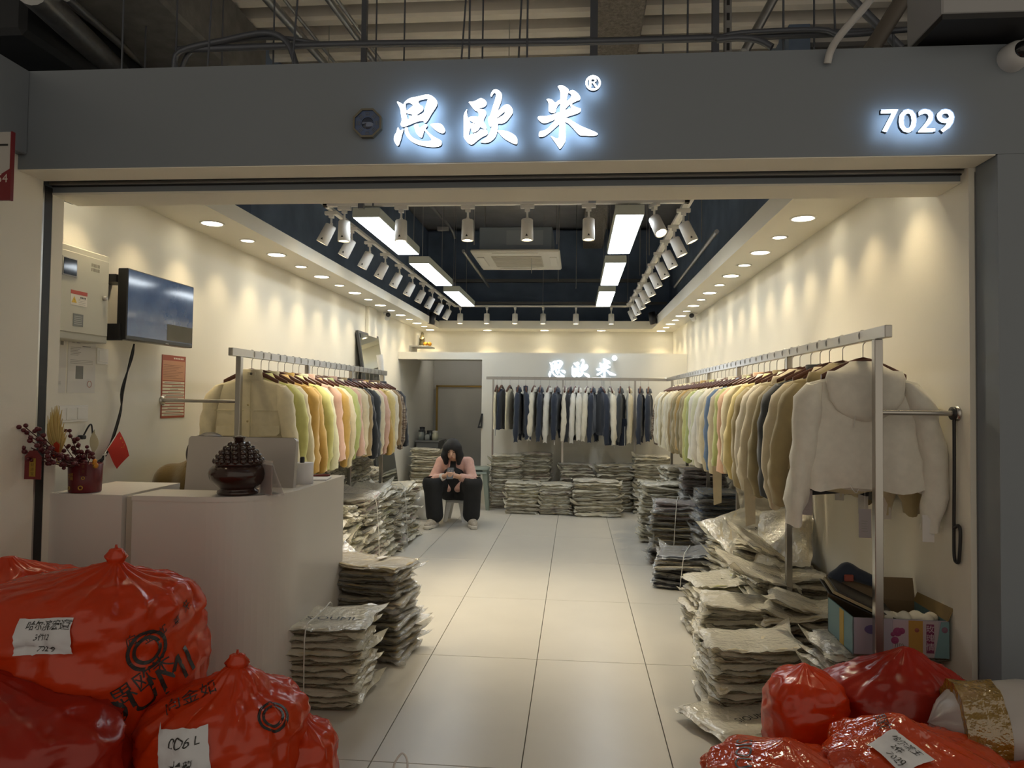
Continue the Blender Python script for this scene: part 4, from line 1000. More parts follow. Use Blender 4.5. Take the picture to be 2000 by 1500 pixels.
def garment(kind, v, colour, loc, rz, label, group, tagged=True, hang_label=None, sc=1.0, name=None, thin=.85):
    g = GM[kind, v % 4]; m = FAB[colour]
    h = empty('clothes_hanger', loc, rz, hang_label, 'hanger', 'hangers ' + group.split(' ', 1)[1] if group else None)
    link('hook', hk, h); link('shoulder_bar', hw, h)
    o = empty(name or {'hoodie': 'hooded_jacket', 'vest': 'vest', 'coat': 'stand_collar_jacket'}.get(kind, 'jacket'), loc, rz, label, 'vest' if kind == 'vest' else 'jacket', group); o.scale = (1, thin, sc); o.location.z -= .006
    link('body', g['body'], o, m)
    for s in g['sl']: link('sleeve', s, o, m)
    link('hood' if kind == 'hoodie' else 'collar', g['col'], o, m)
    if tagged: link('price_tag', tagme, o, None, loc=(.24 * (1 if v % 2 else -1), -.03, -.70 if kind != 'vest' else -.60))
    return o


for me in [x for g in GM.values() for x in (g['body'], g['col'], *g['sl'])]: me.materials.append(FAB['cream'])


def run_rack(seq, ys, x, z, rz0, side):
    for i, ((kind, col), y) in enumerate(zip(seq, ys)):
        nm = NICE.get(col, col); word = {'hoodie': 'hooded jacket', 'vest': 'vest', 'coat': 'stand-collar jacket'}.get(kind, 'jacket')
        garment(kind, i * 3 + (side == 'right'), col, (x, y, z), rz0 + R(RN.uniform(-6, 6)), f'{nm} {word} on the {side} rack, {nth(i)} from the front',
                f'garments on the {side} rack', i % 2 == 0, f'wooden hanger on the {side} rack, {nth(i)} from the front', RN.uniform(.96, 1.05))


left = [('coat', 'cream'), ('jacket', 'lime'), ('coat', 'cream'), ('jacket', 'orange_mustard'), ('coat', 'mustard'), ('jacket', 'lime'), ('coat', 'mint'), ('coat', 'pink'), ('jacket', 'mustard'), ('jacket', 'cream'), ('jacket', 'green'), ('coat', 'pink'), ('jacket', 'cream'), ('coat', 'tan'), ('coat', 'black'), ('jacket', 'charcoal'), ('jacket', 'cream'), ('jacket', 'pink'), ('coat', 'mustard'), ('jacket', 'yellow'), ('jacket', 'ivory'), ('coat', 'brown'), ('jacket', 'plaid'), ('coat', 'black')]
ys = [4.30 + .128 * i + .01 * math.sin(i * 2.7) for i in range(len(left))]
run_rack(left, ys, LX, LZ - .004, R(11), 'left')
right = [('hoodie', 'white'), ('hoodie', 'khaki'), ('jacket', 'beige'), ('coat', 'charcoal'), ('jacket', 'olive'), ('hoodie', 'beige'), ('jacket', 'ivory'), ('coat', 'khaki'), ('jacket', 'yellow'), ('jacket', 'cream'), ('coat', 'peach'), ('jacket', 'green'), ('coat', 'beige'), ('jacket', 'blue'), ('jacket', 'cream'), ('coat', 'ivory'), ('jacket', 'white'), ('jacket', 'mint'), ('coat', 'white'), ('jacket', 'green'), ('coat', 'lime'), ('coat', 'khaki'), ('jacket', 'olive'), ('coat', 'caramel'), ('jacket', 'khaki'), ('coat', 'olive'), ('jacket', 'tan'), ('jacket', 'cream'), ('coat', 'beige'), ('jacket', 'ivory'), ('coat', 'cream'), ('jacket', 'khaki'), ('coat', 'cream'), ('jacket', 'white'), ('coat', 'beige'), ('jacket', 'ivory'), ('jacket', 'plaid')]
ys = [3.13, 3.36, 3.53, 3.66, 3.80, 3.98]
while len(ys) < len(right): ys.append(ys[-1] + .150 + .015 * math.sin(len(ys) * 1.7))
run_rack(right, ys, RX, RZ - .004, R(-13), 'right')

# rear rack: garments edge-on
back = [(971, 'vest', 'cream'), (980, 'vest', 'navy'), (996, 'vest', 'cream'), (1013, 'jacket', 'navy'), (1027, 'coat', 'navy'), (1044, 'jacket', 'ivory'), (1056, 'jacket', 'navy'), (1073, 'jacket', 'white'), (1088, 'jacket', 'navy'), (1104, 'jacket', 'ivory'), (1114, 'jacket', 'black'), (1123, 'jacket', 'white'), (1131, 'jacket', 'white'), (1147, 'jacket', 'ivory'), (1158, 'jacket', 'navy'), (1175, 'jacket', 'navy'), (1192, 'hoodie', 'ivory'), (1212, 'jacket', 'charcoal'), (1229, 'jacket', 'beige'), (1251, 'jacket', 'navy'), (1267, 'jacket', 'navy')]
m_stripe = mat('white piping', (.70, .68, .64), .7)
m_navy = FAB['navy']
for i, (px, kind, col) in enumerate(back):
    x = at(px, 742, y=BY).x
    word = {'hoodie': 'hooded jacket', 'vest': 'vest', 'coat': 'jacket'}.get(kind, 'jacket')
    o = garment(kind, i, col, (x, BY, BZ - .008), R(90 + (-9 if i % 3 else -2) + (16 if i in (4, 15, 16) else 0)), f'{col} {word} on the rear rack, {nth(i)} from the left', 'garments on the rear rack', i % 4 == 0,
                f'wooden hanger on the rear rack, {nth(i)} from the left', 1.06 if i != 16 else 1.1, thin=.62)
    if i == 15: MB().tube(spline([(.285, -.05, -.28), (.32, -.06, -.42), (.325, -.06, -.55)], 4), .006, 6).build('white_piping', m_stripe, o)
    if i == 16: MB().lathe([(.052, -.50), (.054, -.52)], 16, c=(.26, -.01, -.06), caps=False).build('black_band', FAB['black'], o)
for i, px in enumerate((1192, 1214)):
    x = at(px, 742, y=BY).x
    o = empty('trousers', (x, BY, BZ - .72), R(70 + 30 * i), ('navy trousers hanging under the ivory hooded jacket on the rear rack', 'navy trousers with white side stripe hanging on the rear rack')[i], 'trousers', 'trousers on the rear rack')
    for s in (-1, 1):
        MB().tube([(s * .055, 0, .16), (s * .062, .01, -.02), (s * .06, 0, -.15)], [.062, .055, .05], 14).build('trouser_leg', m_navy, o)
        if i: MB().tube([(s * .118, -.02, .1), (s * .112, -.02, -.15)], .006, 6).build('white_stripe', m_stripe, o)
    MB().tube([(0, 0, .12), (0, 0, .2)], [.10, .09], 16).build('waist', m_navy, o)

# details on the front garments
F1 = [x for x in bpy.data.objects if x.get('label', '').startswith('cream stand-collar jacket on the left rack, first')][0]
m_seam = mat('seam cream', (.56, .50, .33), .8)
MB().tube(spline([(.008, -.055, -.15), (.012, -.058, -.3), (.012, -.06, -.45), (.006, -.058, -.62)], 5), .0035, 6).build('placket_edge', m_seam, F1)
for z in (-.30, -.40, -.50): MB().lathe([(.007, 0), (.006, .003), (.001, .0035)], 12, M=Matrix.Translation((-.004, -.062, z)) @ Matrix.Rotation(R(90), 4, 'X')).build('button', mat('horn button', (.45, .36, .18), .3), F1)
for s in (-1, 1):
    MB().prism([[(-.065, -.012), (-.062, .03), (.062, .034), (.064, -.012), (.045, -.028), (-.045, -.028)]], Matrix.Translation((s * .125, -.066, -.46)), .010).build('pocket_flap', FAB['cream'], F1)
    MB().tube([(s * .03, -.056, -.335), (s * .21, -.050, -.335)], .0025, 5).build('yoke_seam', m_seam, F1)
MB().span((-.012, -.066, -.125), (.035, -.052, -.098), bev=.003).build('collar_tab', FAB['cream'], F1)
MB().lathe([(.008, 0), (.007, .003), (.001, .0035)], 14, M=Matrix.Translation((.012, -.067, -.111)) @ Matrix.Rotation(R(90), 4, 'X')).build('collar_button', mat('dark ring button', (.10, .09, .06), .3), F1)
W1 = [x for x in bpy.data.objects if x.get('label', '').startswith('white hooded jacket on the right rack, first')][0]
MB().tube(spline([(-.06, -.02, -.56), (-.055, -.05, -.60), (-.035, -.05, -.62), (-.02, -.04, -.585)], 4), .0018, 5).build('draw_cord', m_stripe, W1)
for s in (-1, 1): MB().tube(spline([(s * .05, -.065, -.20), (s * .045, -.075, -.30), (s * .05, -.07, -.36)], 3), .002, 5).build('hood_cord', m_stripe, W1)
for lb, dx in (('white hooded jacket on the right rack, first', .0), ('khaki hooded jacket on the right rack, second', -.15)):
    q = [x for x in bpy.data.objects if x.get('label', '').startswith(lb)][0]
    MB().span((dx - .024, -.035, -.80), (dx + .024, -.032, -.685)).build('hang_tag', mat('grey lilac card', (.36, .33, .34), .6), q); MB().tube([(dx, -.033, -.69), (dx, -.033, -.60)], .0009, 4).build('tag_string', m_stripe, q)
    for i in range(5): MB().span((dx - .014, -.0356, -.735 - .01 * i), (dx + .01 - .004 * (i % 2), -.0351, -.732 - .01 * i)).build('tag_print', mat('grey ink', (.3, .29, .27), .7), q)
for lb in ('green jacket on the right rack, twelfth', 'beige hooded jacket on the right rack, sixth'):
    for q in [x for x in bpy.data.objects if x.get('label', '').replace('lime ', '').startswith(lb)]:
        MB().prism([[(-.03, 0), (.03, 0), (.03, -.24), (-.02, -.26)]], Matrix.Translation((-.26, -.06, -.70)), .003).build('belt_strap', FAB['beige'], q)
# ================================================================== bagged garments in stacks
m_film = film_mat('clear polybag film', (.97, .915, .77), .27, .22, .14, .16, .55, 40)
m_film2 = film_mat('milky polybag film', (.96, .905, .75), .16, .22, .13, .16, .5, 36)
m_film3 = film_mat('crystal polybag film', (.95, .92, .85), .74, .15, .12, .12, .7, 34)
m_string = mat('white packing string', (.72, .70, .64), .5)
m_print = mat('black bag print', (.02, .02, .02), .5)
BAGC = dict(cream=(.78, .70, .50), white=(.84, .80, .70), ivory=(.80, .75, .60), beige=(.68, .59, .40), khaki=(.54, .43, .22), olive=(.46, .39, .22), pink=(.58, .43, .38), lime=(.56, .55, .28), yellow=(.62, .54, .30), grey=(.52, .49, .43), navy=(.035, .045, .075), black=(.022, .022, .026), brown=(.17, .09, .06), blue=(.14, .20, .31), mauve=(.52, .42, .40), taupe=(.50, .44, .34))
BM = {k: film_mat('folded cloth ' + k, c, 0.0, .35, .0, .5, .3, 30) for k, c in BAGC.items()}


ez = lambda s: 1.5 * s - .5 * s ** 3


def bag_pair(seed, Wd=.42, D=.33, T=.034, tied=True, margin=.009):
    rn = random.Random(seed); nu, nv = 19, 13; ph = [rn.uniform(0, 6.28) for _ in range(8)]
    def thick(u, v):
        t = max(0, 1 - abs(u) ** 18) ** .35 * max(0, 1 - abs(v) ** 18) ** .35
        t *= 1 + .22 * noise.noise(Vector((u * 2.1 + seed, v * 2.1, seed * .7)))
        if tied: t *= 1 - .45 * math.exp(-(u / .16) ** 2) * (.35 + .65 * abs(v))
        return max(t, 0)
    def sway(u, v):
        z = .003 * math.sin(u * 3.1 + ph[0]) + .003 * math.sin(v * 3.7 + ph[1]) + (.007 * u * u if tied else 0)
        e = max(abs(u), abs(v))
        if e > .82:
            k = (e - .82) / .18
            z += k * (.004 * math.sin(u * 7 + ph[2]) + .004 * math.sin(v * 6 + ph[3]) + .003 * math.sin((u - v) * 17 + ph[4]))
            if abs(u) > .8 and abs(v) > .8: z += k * .018 * math.sin(ph[5] + 2 * (u > 0) + 4 * (v > 0))
        return z
    film, cloth = MB(), MB(); cs = [(-1, -1), (1, -1), (1, 1), (-1, 1)][seed % 4]; flap = rn.uniform(.012, .05)
    for sgn in (1, -1):
        P = []; Q = []
        for j in range(nv):
            for i in range(nu):
                u, v = ez(i / (nu - 1) * 2 - 1), ez(j / (nv - 1) * 2 - 1)
                ui, vi = u / .955, v / .955
                t = thick(max(-1, min(1, ui)), max(-1, min(1, vi))) if max(abs(ui), abs(vi)) < 1 else 0
                cr = .004 * noise.noise(Vector((u * 7 + seed, v * 7, sgn * 3.3))) + .002 * noise.noise(Vector((u * 17, v * 17 + seed, sgn)))
                ex = 1 + .02 * math.sin(v * 6 + ph[6]) ; ey = 1 + .025 * math.sin(u * 6 + ph[7])
                cn = max(0, u * cs[0] - .55) * max(0, v * cs[1] - .55) / .2025      # one loose corner flap of film
                P.append((u * (Wd / 2 + margin) * ex * (1 + .16 * cn), v * (D / 2 + margin) * ey * (1 + .16 * cn), sgn * (T * .5 * t * (1 - cn) + .001) + sway(u, v) + cr + flap * cn * cn))
        film.grid(P if sgn > 0 else [P[j * nu + nu - 1 - i] for j in range(nv) for i in range(nu)], nu, nv)
        n2, m2 = 13, 9
        for j in range(m2):
            for i in range(n2):
                u, v = ez(i / (n2 - 1) * 2 - 1), ez(j / (m2 - 1) * 2 - 1)
                Q.append((u * Wd / 2 * .98, v * D / 2 * .98, sgn * T * .46 * thick(u * .985, v * .985) + sway(u * .8, v * .8) + .0025 * math.sin(u * 15 + v * 8 + seed)))
        cloth.grid(Q if sgn > 0 else [Q[j * n2 + n2 - 1 - i] for j in range(m2) for i in range(n2)], n2, m2)
    return film, cloth


VAR = [bag_pair(s, tied=s % 4 != 3) for s in range(8)]
VARM = [(f.mesh('polybag', [m_film]), c.mesh('folded_garment', [BM['cream']])) for f, c in VAR]
BR = random.Random(77)
N_BAGS = 0
STUFF_F, STUFF_C = MB(), {}


def bag(loc, rot, col, label, group, film=m_film, sc=(1, 1, 1), name='bagged_garment', v=None):
    global N_BAGS
    N_BAGS += 1; v = BR.randrange(8) if v is None else v
    o = empty(name, loc, 0, label, 'bagged garment', group); o.rotation_euler = rot; o.scale = sc
    link('folded_garment', VARM[v][1], o, BM[col]); link('polybag', VARM[v][0], o, film)
    return o


def stack(x, y, h, rz, cols, where, top=None, lean=(0, 0), tilt=(0, 0), sc=(1, 1), pitch=.027, film=m_film, z0=0.0, stuff=False, jit=1.0, string=False, topword=''):
    n = max(1, int(round(h / pitch))); last = None
    for i in range(n):
        f = i / max(1, n - 1); z = z0 + .019 + pitch * i
        loc = (x + lean[0] * f + BR.uniform(-.014, .014) * jit, y + lean[1] * f + BR.uniform(-.014, .014) * jit, z)
        rot = (tilt[0] * f + R(BR.uniform(-1.5, 1.5)) * jit, tilt[1] * f + R(BR.uniform(-1.5, 1.5)) * jit, rz + R(BR.uniform(-4, 4)) * jit + (PI if BR.random() < .5 else 0))
        col = (top if (i == n - 1 and top) else cols[int(f * .999 * len(cols))] if BR.random() < .7 else BR.choice(cols))
        s3 = (sc[0] * BR.uniform(.95, 1.04), sc[1] * BR.uniform(.95, 1.04), pitch / .029)
        if stuff:
            from mathutils import Euler
            M = Matrix.Translation(loc) @ Euler(rot).to_matrix().to_4x4() @ Matrix.Diagonal((*s3, 1)); v = BR.randrange(8); fm, cm = VAR[v]
            STUFF_F.add([M @ Vector(p) for p in fm.v], fm.f, True)
            STUFF_C.setdefault(col, MB()).add([M @ Vector(p) for p in cm.v], cm.f, True)
        else:
            lab = f'topmost {topword or top or col} bagged garment {where}' if i == n - 1 else f'{col} bagged garment {where}, {nth(n - 1 - i)} from the top'
            last = bag(loc, rot, col, lab, 'bagged garments ' + where, film, s3)
    zt = z0 + pitch * n + .012
    if string:
        c, s = math.cos(rz), math.sin(rz); hw = .19 * sc[1]; pts = []
        for (a, z) in ((-hw, z0 + .01), (-hw - .012, z0 + h * .5), (-hw, zt - .005), (-hw * .4, zt + .006), (hw * .4, zt + .006), (hw, zt - .005), (hw + .012, z0 + h * .5), (hw, z0 + .01)):
            k = (z - z0) / max(h, .01); pts.append(Vector((x - s * a + lean[0] * k, y + c * a + lean[1] * k, z)))
        o = MB().tube([p - pts[0] for p in spline(pts, 3)], .003, 5).build('packing_string', m_string); o.location = pts[0]
        tag(o, f'white string tied round the bags {where}', 'string')
    return last


pale = ['cream', 'ivory', 'white', 'beige']
# --- by the counter
A = stack(-1.235, 3.44, .37, R(2), ['white', 'ivory', 'cream', 'white'], 'in the stack at the counter foot', 'ivory', string=True, film=m_film2, sc=(1.12, 1.05))
put_text('SIOUMI', .062, m_print, Matrix.Translation((.05, -.05, .024)) @ Matrix.Rotation(R(0), 4, 'Z'), A, 'bag_print')
put_text('◉', .06, m_print, Matrix.Translation((-.12, -.05, .024)), A, 'emblem_print')
B = stack(-1.15, 4.06, .50, R(-10), ['khaki', 'olive', 'beige', 'khaki'], 'in the khaki stack behind the counter stack', 'khaki', lean=(-.02, .0), tilt=(R(4), R(-3)), sc=(1.12, 1.05), film=m_film3)
MB().span((-.05, -.11, .026), (-.02, -.02, .028)).build('paper_slip', mat('white tag card', (.72, .70, .68), .6), B)
# --- left pile between the counter and the seated woman
zz = [(5.02, .50), (5.46, .58), (5.92, .62), (6.40, .62), (6.88, .58), (7.34, .52)]
for i, (y, h) in enumerate(zz):
    stack(-1.80 - .02 * (i % 2), y, h, R(88 + 6 * math.sin(i * 2)), [['cream', 'taupe', 'beige', 'ivory'], ['ivory', 'pink', 'lime', 'white'], ['pink', 'cream', 'ivory', 'mauve'], ['ivory', 'beige', 'lime', 'cream'], ['mauve', 'taupe', 'ivory', 'cream'], ['cream', 'pink', 'white', 'yellow']][i],
          f'in the {nth(i)} left aisle heap', ['beige', 'ivory', 'pink', 'ivory', 'khaki', 'yellow'][i], lean=(-.06, .03), tilt=(R(5 * math.sin(i)), R(-8)), film=m_film2 if i % 2 else m_film, pitch=.031, jit=1.5, string=i % 2 == 0)
# --- right aisle row, front to back
RR = [(.84, 3.60, .30, 6, ['white', 'cream', 'ivory'], 'cream', 'beside the red bags at the right front'), (.90, 4.12, .36, -4, ['cream', 'white', 'ivory'], 'white', 'in the second right aisle stack'),
      (.93, 4.72, .33, 8, ['ivory', 'cream', 'lime'], 'lime', 'in the third right aisle stack'), (.86, 5.78, .26, -16, ['ivory', 'navy', 'black', 'cream', 'navy'], 'black', 'in the dark right aisle stack'),
      (.90, 6.62, .54, -10, ['black', 'beige', 'khaki', 'mauve'], 'mauve', 'behind the dark right aisle stack'), (.90, 7.6, .60, -6, ['ivory', 'taupe', 'ivory', 'white'], 'white', 'in the farthest right aisle stack')]
for i, (x, y, h, r_, cols, top, where) in enumerate(RR):
    stack(x, y, h, R(r_), cols, where, top, lean=(.03, .0), tilt=(R(3 * math.cos(i)), R(5)), jit=1.4, string=i in (3, 4), film=m_film3 if i in (3, 4) else m_film if i == 2 else m_film2)
# --- right wall row
WW = [(1.24, 3.95, .38, -22, ['cream', 'ivory', 'beige'], 'beige', 'fanned out behind the printed box', (.0, R(-14))), (1.27, 4.40, .44, 4, ['white', 'navy', 'ivory'], 'white', 'under the rack behind the fanned stack', (0, R(6))),
      (1.25, 4.86, .52, -12, ['cream', 'ivory', 'white'], 'ivory', 'slumped at the second rack post', (R(6), R(-12))), (1.24, 5.40, .50, 16, ['beige', 'cream', 'ivory'], 'cream', 'against the wall by the third rack post', (R(-5), R(8))),
      (1.23, 6.12, .70, 3, ['taupe', 'olive', 'grey', 'blue'], 'blue', 'in the blue grey stack under the rack', (0, 0)), (1.23, 6.98, .80, -5, ['brown', 'taupe', 'grey', 'mauve'], 'mauve', 'in the tall brown stack under the rack', (0, 0))]
for i, (x, y, h, r_, cols, top, where, tl) in enumerate(WW):
    stack(x, y, h, R(r_), cols, where, top, tilt=tl, jit=1.6, film=m_film2 if i < 4 else m_film3, sc=(.98, 1.0))
# dark flat stack below the box
stack(1.272, 3.22, .42, R(2), ['grey', 'taupe', 'taupe'], 'in the dim stack under the printed box', 'grey', jit=.5, sc=(.98, .95))
# a few loose bags on top of the right heaps
for i, (x, y, z, rx, ry, rz, c, w) in enumerate(((1.17, 4.62, .56, 24, 22, 40, 'white', 'standing up by the second rack post'), (1.33, 4.70, .60, -18, -48, 70, 'ivory', 'leaning on the right wall'), (1.16, 5.08, .58, 30, -16, 20, 'cream', 'slid over the slumped heap'),
                                                 (1.35, 5.22, .64, 10, -38, 84, 'beige', 'propped against the wall by the third post'), (1.06, 4.30, .47, 8, 18, 12, 'white', 'with black print facing the aisle'), (.74, 3.34, .035, 2, 0, 30, 'white', 'lying loose on the floor by the red bags'))):
    o = bag((x, y, z), (R(rx), R(ry), R(rz)), c, f'{c} bagged garment {w}', 'loose bagged garments', m_film2)
    put_text('SIOUMI', .055, m_print, Matrix.Translation((.03, -.06, .022)), o, 'bag_print'); 
# --- the smaller stacks further back: one mass
for y, h in ((5.15, .80), (5.6, .93), (6.05, .95), (6.5, .92), (6.95, .84), (7.38, .72)): stack(-2.23, y, h, R(90), ['cream', 'ivory', 'white', 'beige'], '', stuff=True, pitch=.034, jit=1.5)
for px, y, h, w_, cols in ((990, 9.62, .72, 1, ['mauve', 'pink', 'grey', 'ivory']), (1046, 9.66, .74, .95, ['ivory', 'cream', 'pink', 'grey']), (1022, 9.22, .40, 1, ['taupe', 'beige', 'yellow', 'ivory']), (1085, 9.20, .40, .95, ['mauve', 'beige', 'ivory', 'white']),
                         (1126, 9.62, .60, 1, ['ivory', 'taupe', 'pink', 'mauve']), (1166, 9.14, .46, 1.35, ['ivory', 'taupe', 'grey', 'taupe', 'beige']), (1200, 9.6, .60, 1.1, ['olive', 'taupe', 'taupe']), (1272, 9.5, .74, 1.1, ['olive', 'taupe', 'ivory'])):
    stack(at(px, 950, y=y).x, y, h, R(0), cols, '', stuff=True, sc=(w_, .8), pitch=.032, jit=1.2)
for x, y, h, cols in ((-2.15, 10.35, .70, ['cream', 'beige', 'ivory']), (-1.72, 10.5, .55, ['ivory', 'grey']), (-2.1, 8.75, .38, ['ivory', 'yellow', 'pink']), (1.19, 8.0, .74, ['cream', 'white', 'taupe']), (1.0, 8.5, .5, ['cream', 'ivory']), (-1.35, 10.6, .45, ['grey', 'ivory'])):
    stack(x, y, h, R(8), cols, '', stuff=True, pitch=.034, jit=1.5)
mb = MB(); mats = [m_film2]; mb.add(STUFF_F.v, STUFF_F.f, True)
for c, b in STUFF_C.items(): mats.append(BM[c]); mb.add(b.v, b.f, True, len(mats) - 1)
tag(mb.build('bagged_garments', mats), 'stacks of bagged garments along the rear and left walls', 'bagged garments', kind='stuff')
# ================================================================== red sacks outside the shutter line
m_red = film_mat('red sack film', (.76, .060, .008), .08, .35, .035, .22, .35, 9, tint=(1, .25, .1))
m_red2 = film_mat('shiny wrapped red sack film', (.76, .080, .015), .05, .30, .10, .12, .8, 16, tint=(1, .25, .1))
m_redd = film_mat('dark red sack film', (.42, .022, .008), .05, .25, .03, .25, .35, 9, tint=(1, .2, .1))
m_label = mat('white handwritten label', (.62, .62, .66), .6)


def sack_mesh(a, b, H, knot, seed, pleats=13, crumple=1.0, flat=.0, wide=2.4):
    """a, b half sizes; H shoulder height; knot = (dx, dy, z) where the neck is gathered"""
    n, N = 88, 56; P = []; rn = random.Random(seed); ph = [rn.uniform(0, 6.28) for _ in range(6)]
    kx, ky, kz = knot
    for j in range(N):
        t = j / (N - 1)
        if t < .55:                                   # side wall from floor to shoulder
            s = t / .55; ez = 1 - (1 - s) ** 1.35; z = H * ez * .86
            rr = (.78 + .22 * min(1, s * 4) ** .6) * (1 + .05 * math.sin(s * 3.1)); cx = cy = 0.0
        else:                                          # shoulder gathers into the knot
            s = (t - .55) / .45; z = H * .86 + (kz - H * .86) * (s ** 1.5); rr = math.cos(s * PI / 2) ** .80 * (1 - .25 * s) * 1.0 + .022
            k = s ** 1.3; cx, cy = kx * k, ky * k
            z += .10 * H * math.sin(PI * min(1, s * 1.1)) * (1 - s)
        g = max(0, (t - .52) / .48)
        for i in range(n):
            th = 2 * PI * i / n; c, sn = math.cos(th), math.sin(th)
            ux = math.copysign(abs(c) ** (2 / wide), c) * a; uy = math.copysign(abs(sn) ** (2 / wide), sn) * b
            pl = 1 + g * (1 - g * .3) * (.10 * math.sin(pleats * th + ph[0] + 2 * math.sin(th)) + .05 * math.sin((pleats * 2 + 1) * th + ph[1]))
            q = Vector((cx + ux * rr * pl, cy + uy * rr * pl, z))
            f = Vector((q.x * 5 + seed * 1.7, q.y * 5, q.z * 5))
            d = .035 * noise.noise(f * .8) + .022 * (1 - 2 * abs(noise.noise(f * 1.9 + Vector((3, 1, 7))))) + .010 * (1 - 2 * abs(noise.noise(f * 4.1)))
            d *= crumple * min(1, t * 5) * (1 - .6 * g * g)
            out = Vector((c, sn, .35 * g)); q = q + out * d
            P.append((q.x, q.y, max(.001, q.z)))
    mb = MB(); mb.grid(P, n, N, True); mb.add(P[:n], [tuple(range(n))[::-1]]); mb.add(P[-n:], [tuple(range(n))])
    return mb


def knot_mesh(r_, seed):
    rn = random.Random(seed); n = 20; P = []
    for z, w in ((-.02, 1.3), (0, .75), (.012, .95), (.025, 1.15), (.04, .8), (.046, .75), (.049, .55), (.050, .35), (.050, .2), (.0505, .1), (.051, .02)):
        for k in range(n):
            a = 2 * PI * k / n; w2 = w * (1 + .25 * math.sin(5 * a + seed) * (z > .05) + .12 * math.sin(9 * a + z * 80))
            P.append((r_ * w2 * math.cos(a), r_ * w2 * .8 * math.sin(a), z + .012 * math.sin(3 * a + seed) * (z > .05)))
    mb = MB(); mb.grid(P, n, 11, True)
    return mb


def project(me, bvh, origin_M, view, lift=.002):
    """lay flat lettering (mesh already placed in sack space) onto the sack surface along -view"""
    for v in me.vertices:
        hit = bvh.ray_cast(v.co + view * 1.0, -view)
        if hit[0] is not None: v.co = hit[0] + hit[1] * lift if hit[1].dot(view) > 0 else hit[0] + view * lift


def subdiv(me, length):
    bmm = bmesh.new(); bmm.from_mesh(me); bmesh.ops.triangulate(bmm, faces=bmm.faces)
    for _ in range(4):
        e = [x for x in bmm.edges if x.calc_length() > length]
        if not e: break
        bmesh.ops.subdivide_edges(bmm, edges=e, cuts=1); bmesh.ops.triangulate(bmm, faces=bmm.faces)
    bmm.to_mesh(me); bmm.free()


def sack(name, loc, rz, a, b, H, knot, seed, m, label, prints=(), notes=(), pleats=13, crumple=1.0, kr=.03, no_knot=False):
    o = empty(name, loc, rz, label, 'plastic sack', 'red plastic sacks')
    mb = sack_mesh(a, b, H, knot, seed, pleats, crumple); body = mb.build('sack_body', m, o)
    if not no_knot: knot_mesh(kr, seed).build('knot', m, o, loc=(knot[0], knot[1], knot[2] - .012))
    bvh = BVHTree.FromPolygons([Vector(v) for v in mb.v], mb.f)
    Mi = (Matrix.Translation(loc) @ Matrix.Rotation(rz, 4, 'Z')).inverted(); cam_l = Mi @ Vector((0, 0, CAMH))
    def onto(px, py):
        w = Vector((0, 0, CAMH)); d = FW + RT * ((px - PPX) / FPX) - UP * ((py - PPY) / FPX); d.normalize()
        dl = (Mi.to_3x3() @ d); h = bvh.ray_cast(Mi @ w, dl)
        return h
    def place(me, px, py, ang, nm, mm, lift=.002, step=.02):
        h = onto(px, py)
        if h[0] is None: return None
        nrm = h[1].normalized(); side = Vector((0, 0, 1)).cross(nrm).normalized(); upv = nrm.cross(side)
        ca, sa = math.cos(ang), math.sin(ang); xa, ya = side * ca + upv * sa, upv * ca - side * sa
        subdiv(me, step)
        for v in me.vertices: v.co = h[0] + xa * v.co.x + ya * v.co.y
        project(me, bvh, None, nrm, lift)
        return link(nm, me, o, mm)
    for (txt, size, px, py, ang, nm) in prints: place(textmesh(txt, size, name=nm), px, py, R(ang), nm, m_print)
    for (px, py, w_, h_, ang, lines) in notes:
        mbn = MB(); nx, ny = 18, 14; mbn.grid([((i / (nx - 1) - .5) * w_, (j / (ny - 1) - .5) * h_, 0) for j in range(ny) for i in range(nx)], nx, ny)
        nb_ = place(mbn.mesh('paper_label'), px, py, R(ang), 'paper_label', m_label, .009, .5)
        if nb_ is None: continue
        for (txt, size, dx, dy) in lines:
            me = textmesh(txt, size, shear=.25, name='handwriting')
            for v in me.vertices: v.co.x += dx; v.co.y += dy
            q = place(me, px, py, R(ang), 'handwriting', m_print, .0105)
            if q: q.parent = nb_
    return o


EMB = '◎'
sack('red_sack', (-1.98, 2.46, 0), R(10), .23, .20, .80, (-.05, -.02, .86), 3, m_red, 'crumpled red sack against the left shutter guide', crumple=1.5, no_knot=True)
sack('red_sack', (-1.60, 2.24, 0), R(-6), .34, .27, .85, (.15, -.04, .925), 5, m_red, 'largest red sack with knotted top and printed lettering by the counter',
     prints=(('SIOUMI', .125, 262, 1376, 24, 'brand_print'), ('思欧米', .062, 283, 1328, 26, 'brand_characters'), (EMB, .15, 288, 1275, 14, 'emblem_print'), ('向', .035, 256, 1252, 10, 'slogan_print'), ('金', .035, 290, 1246, 12, 'slogan_print'), ('如', .035, 317, 1232, 20, 'slogan_print'), ('意', .035, 346, 1212, 28, 'slogan_print'), ('来', .035, 364, 1184, 35, 'slogan_print')),
     notes=((88, 1243, .155, .095, 4, (('哈尔滨宏遠', .026, .01, .028), ('3件12', .022, .0, -.002), ('7029', .028, .012, -.032))),), pleats=17)
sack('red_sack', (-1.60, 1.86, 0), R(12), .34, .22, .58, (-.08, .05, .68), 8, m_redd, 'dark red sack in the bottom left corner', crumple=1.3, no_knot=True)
sack('red_sack', (-1.06, 2.13, 0), R(8), .225, .20, .52, (.045, -.02, .635), 12, m_red, 'red sack with twisted knot and white label in front of the counter',
     prints=((EMB, .11, 538, 1400, 70, 'emblem_print'), ('向金如', .05, 372, 1362, 20, 'slogan_print')), notes=((360, 1484, .125, .13, 6, (('006 L', .034, .0, .035), ('仁龍', .026, -.01, -.015))),), pleats=15)
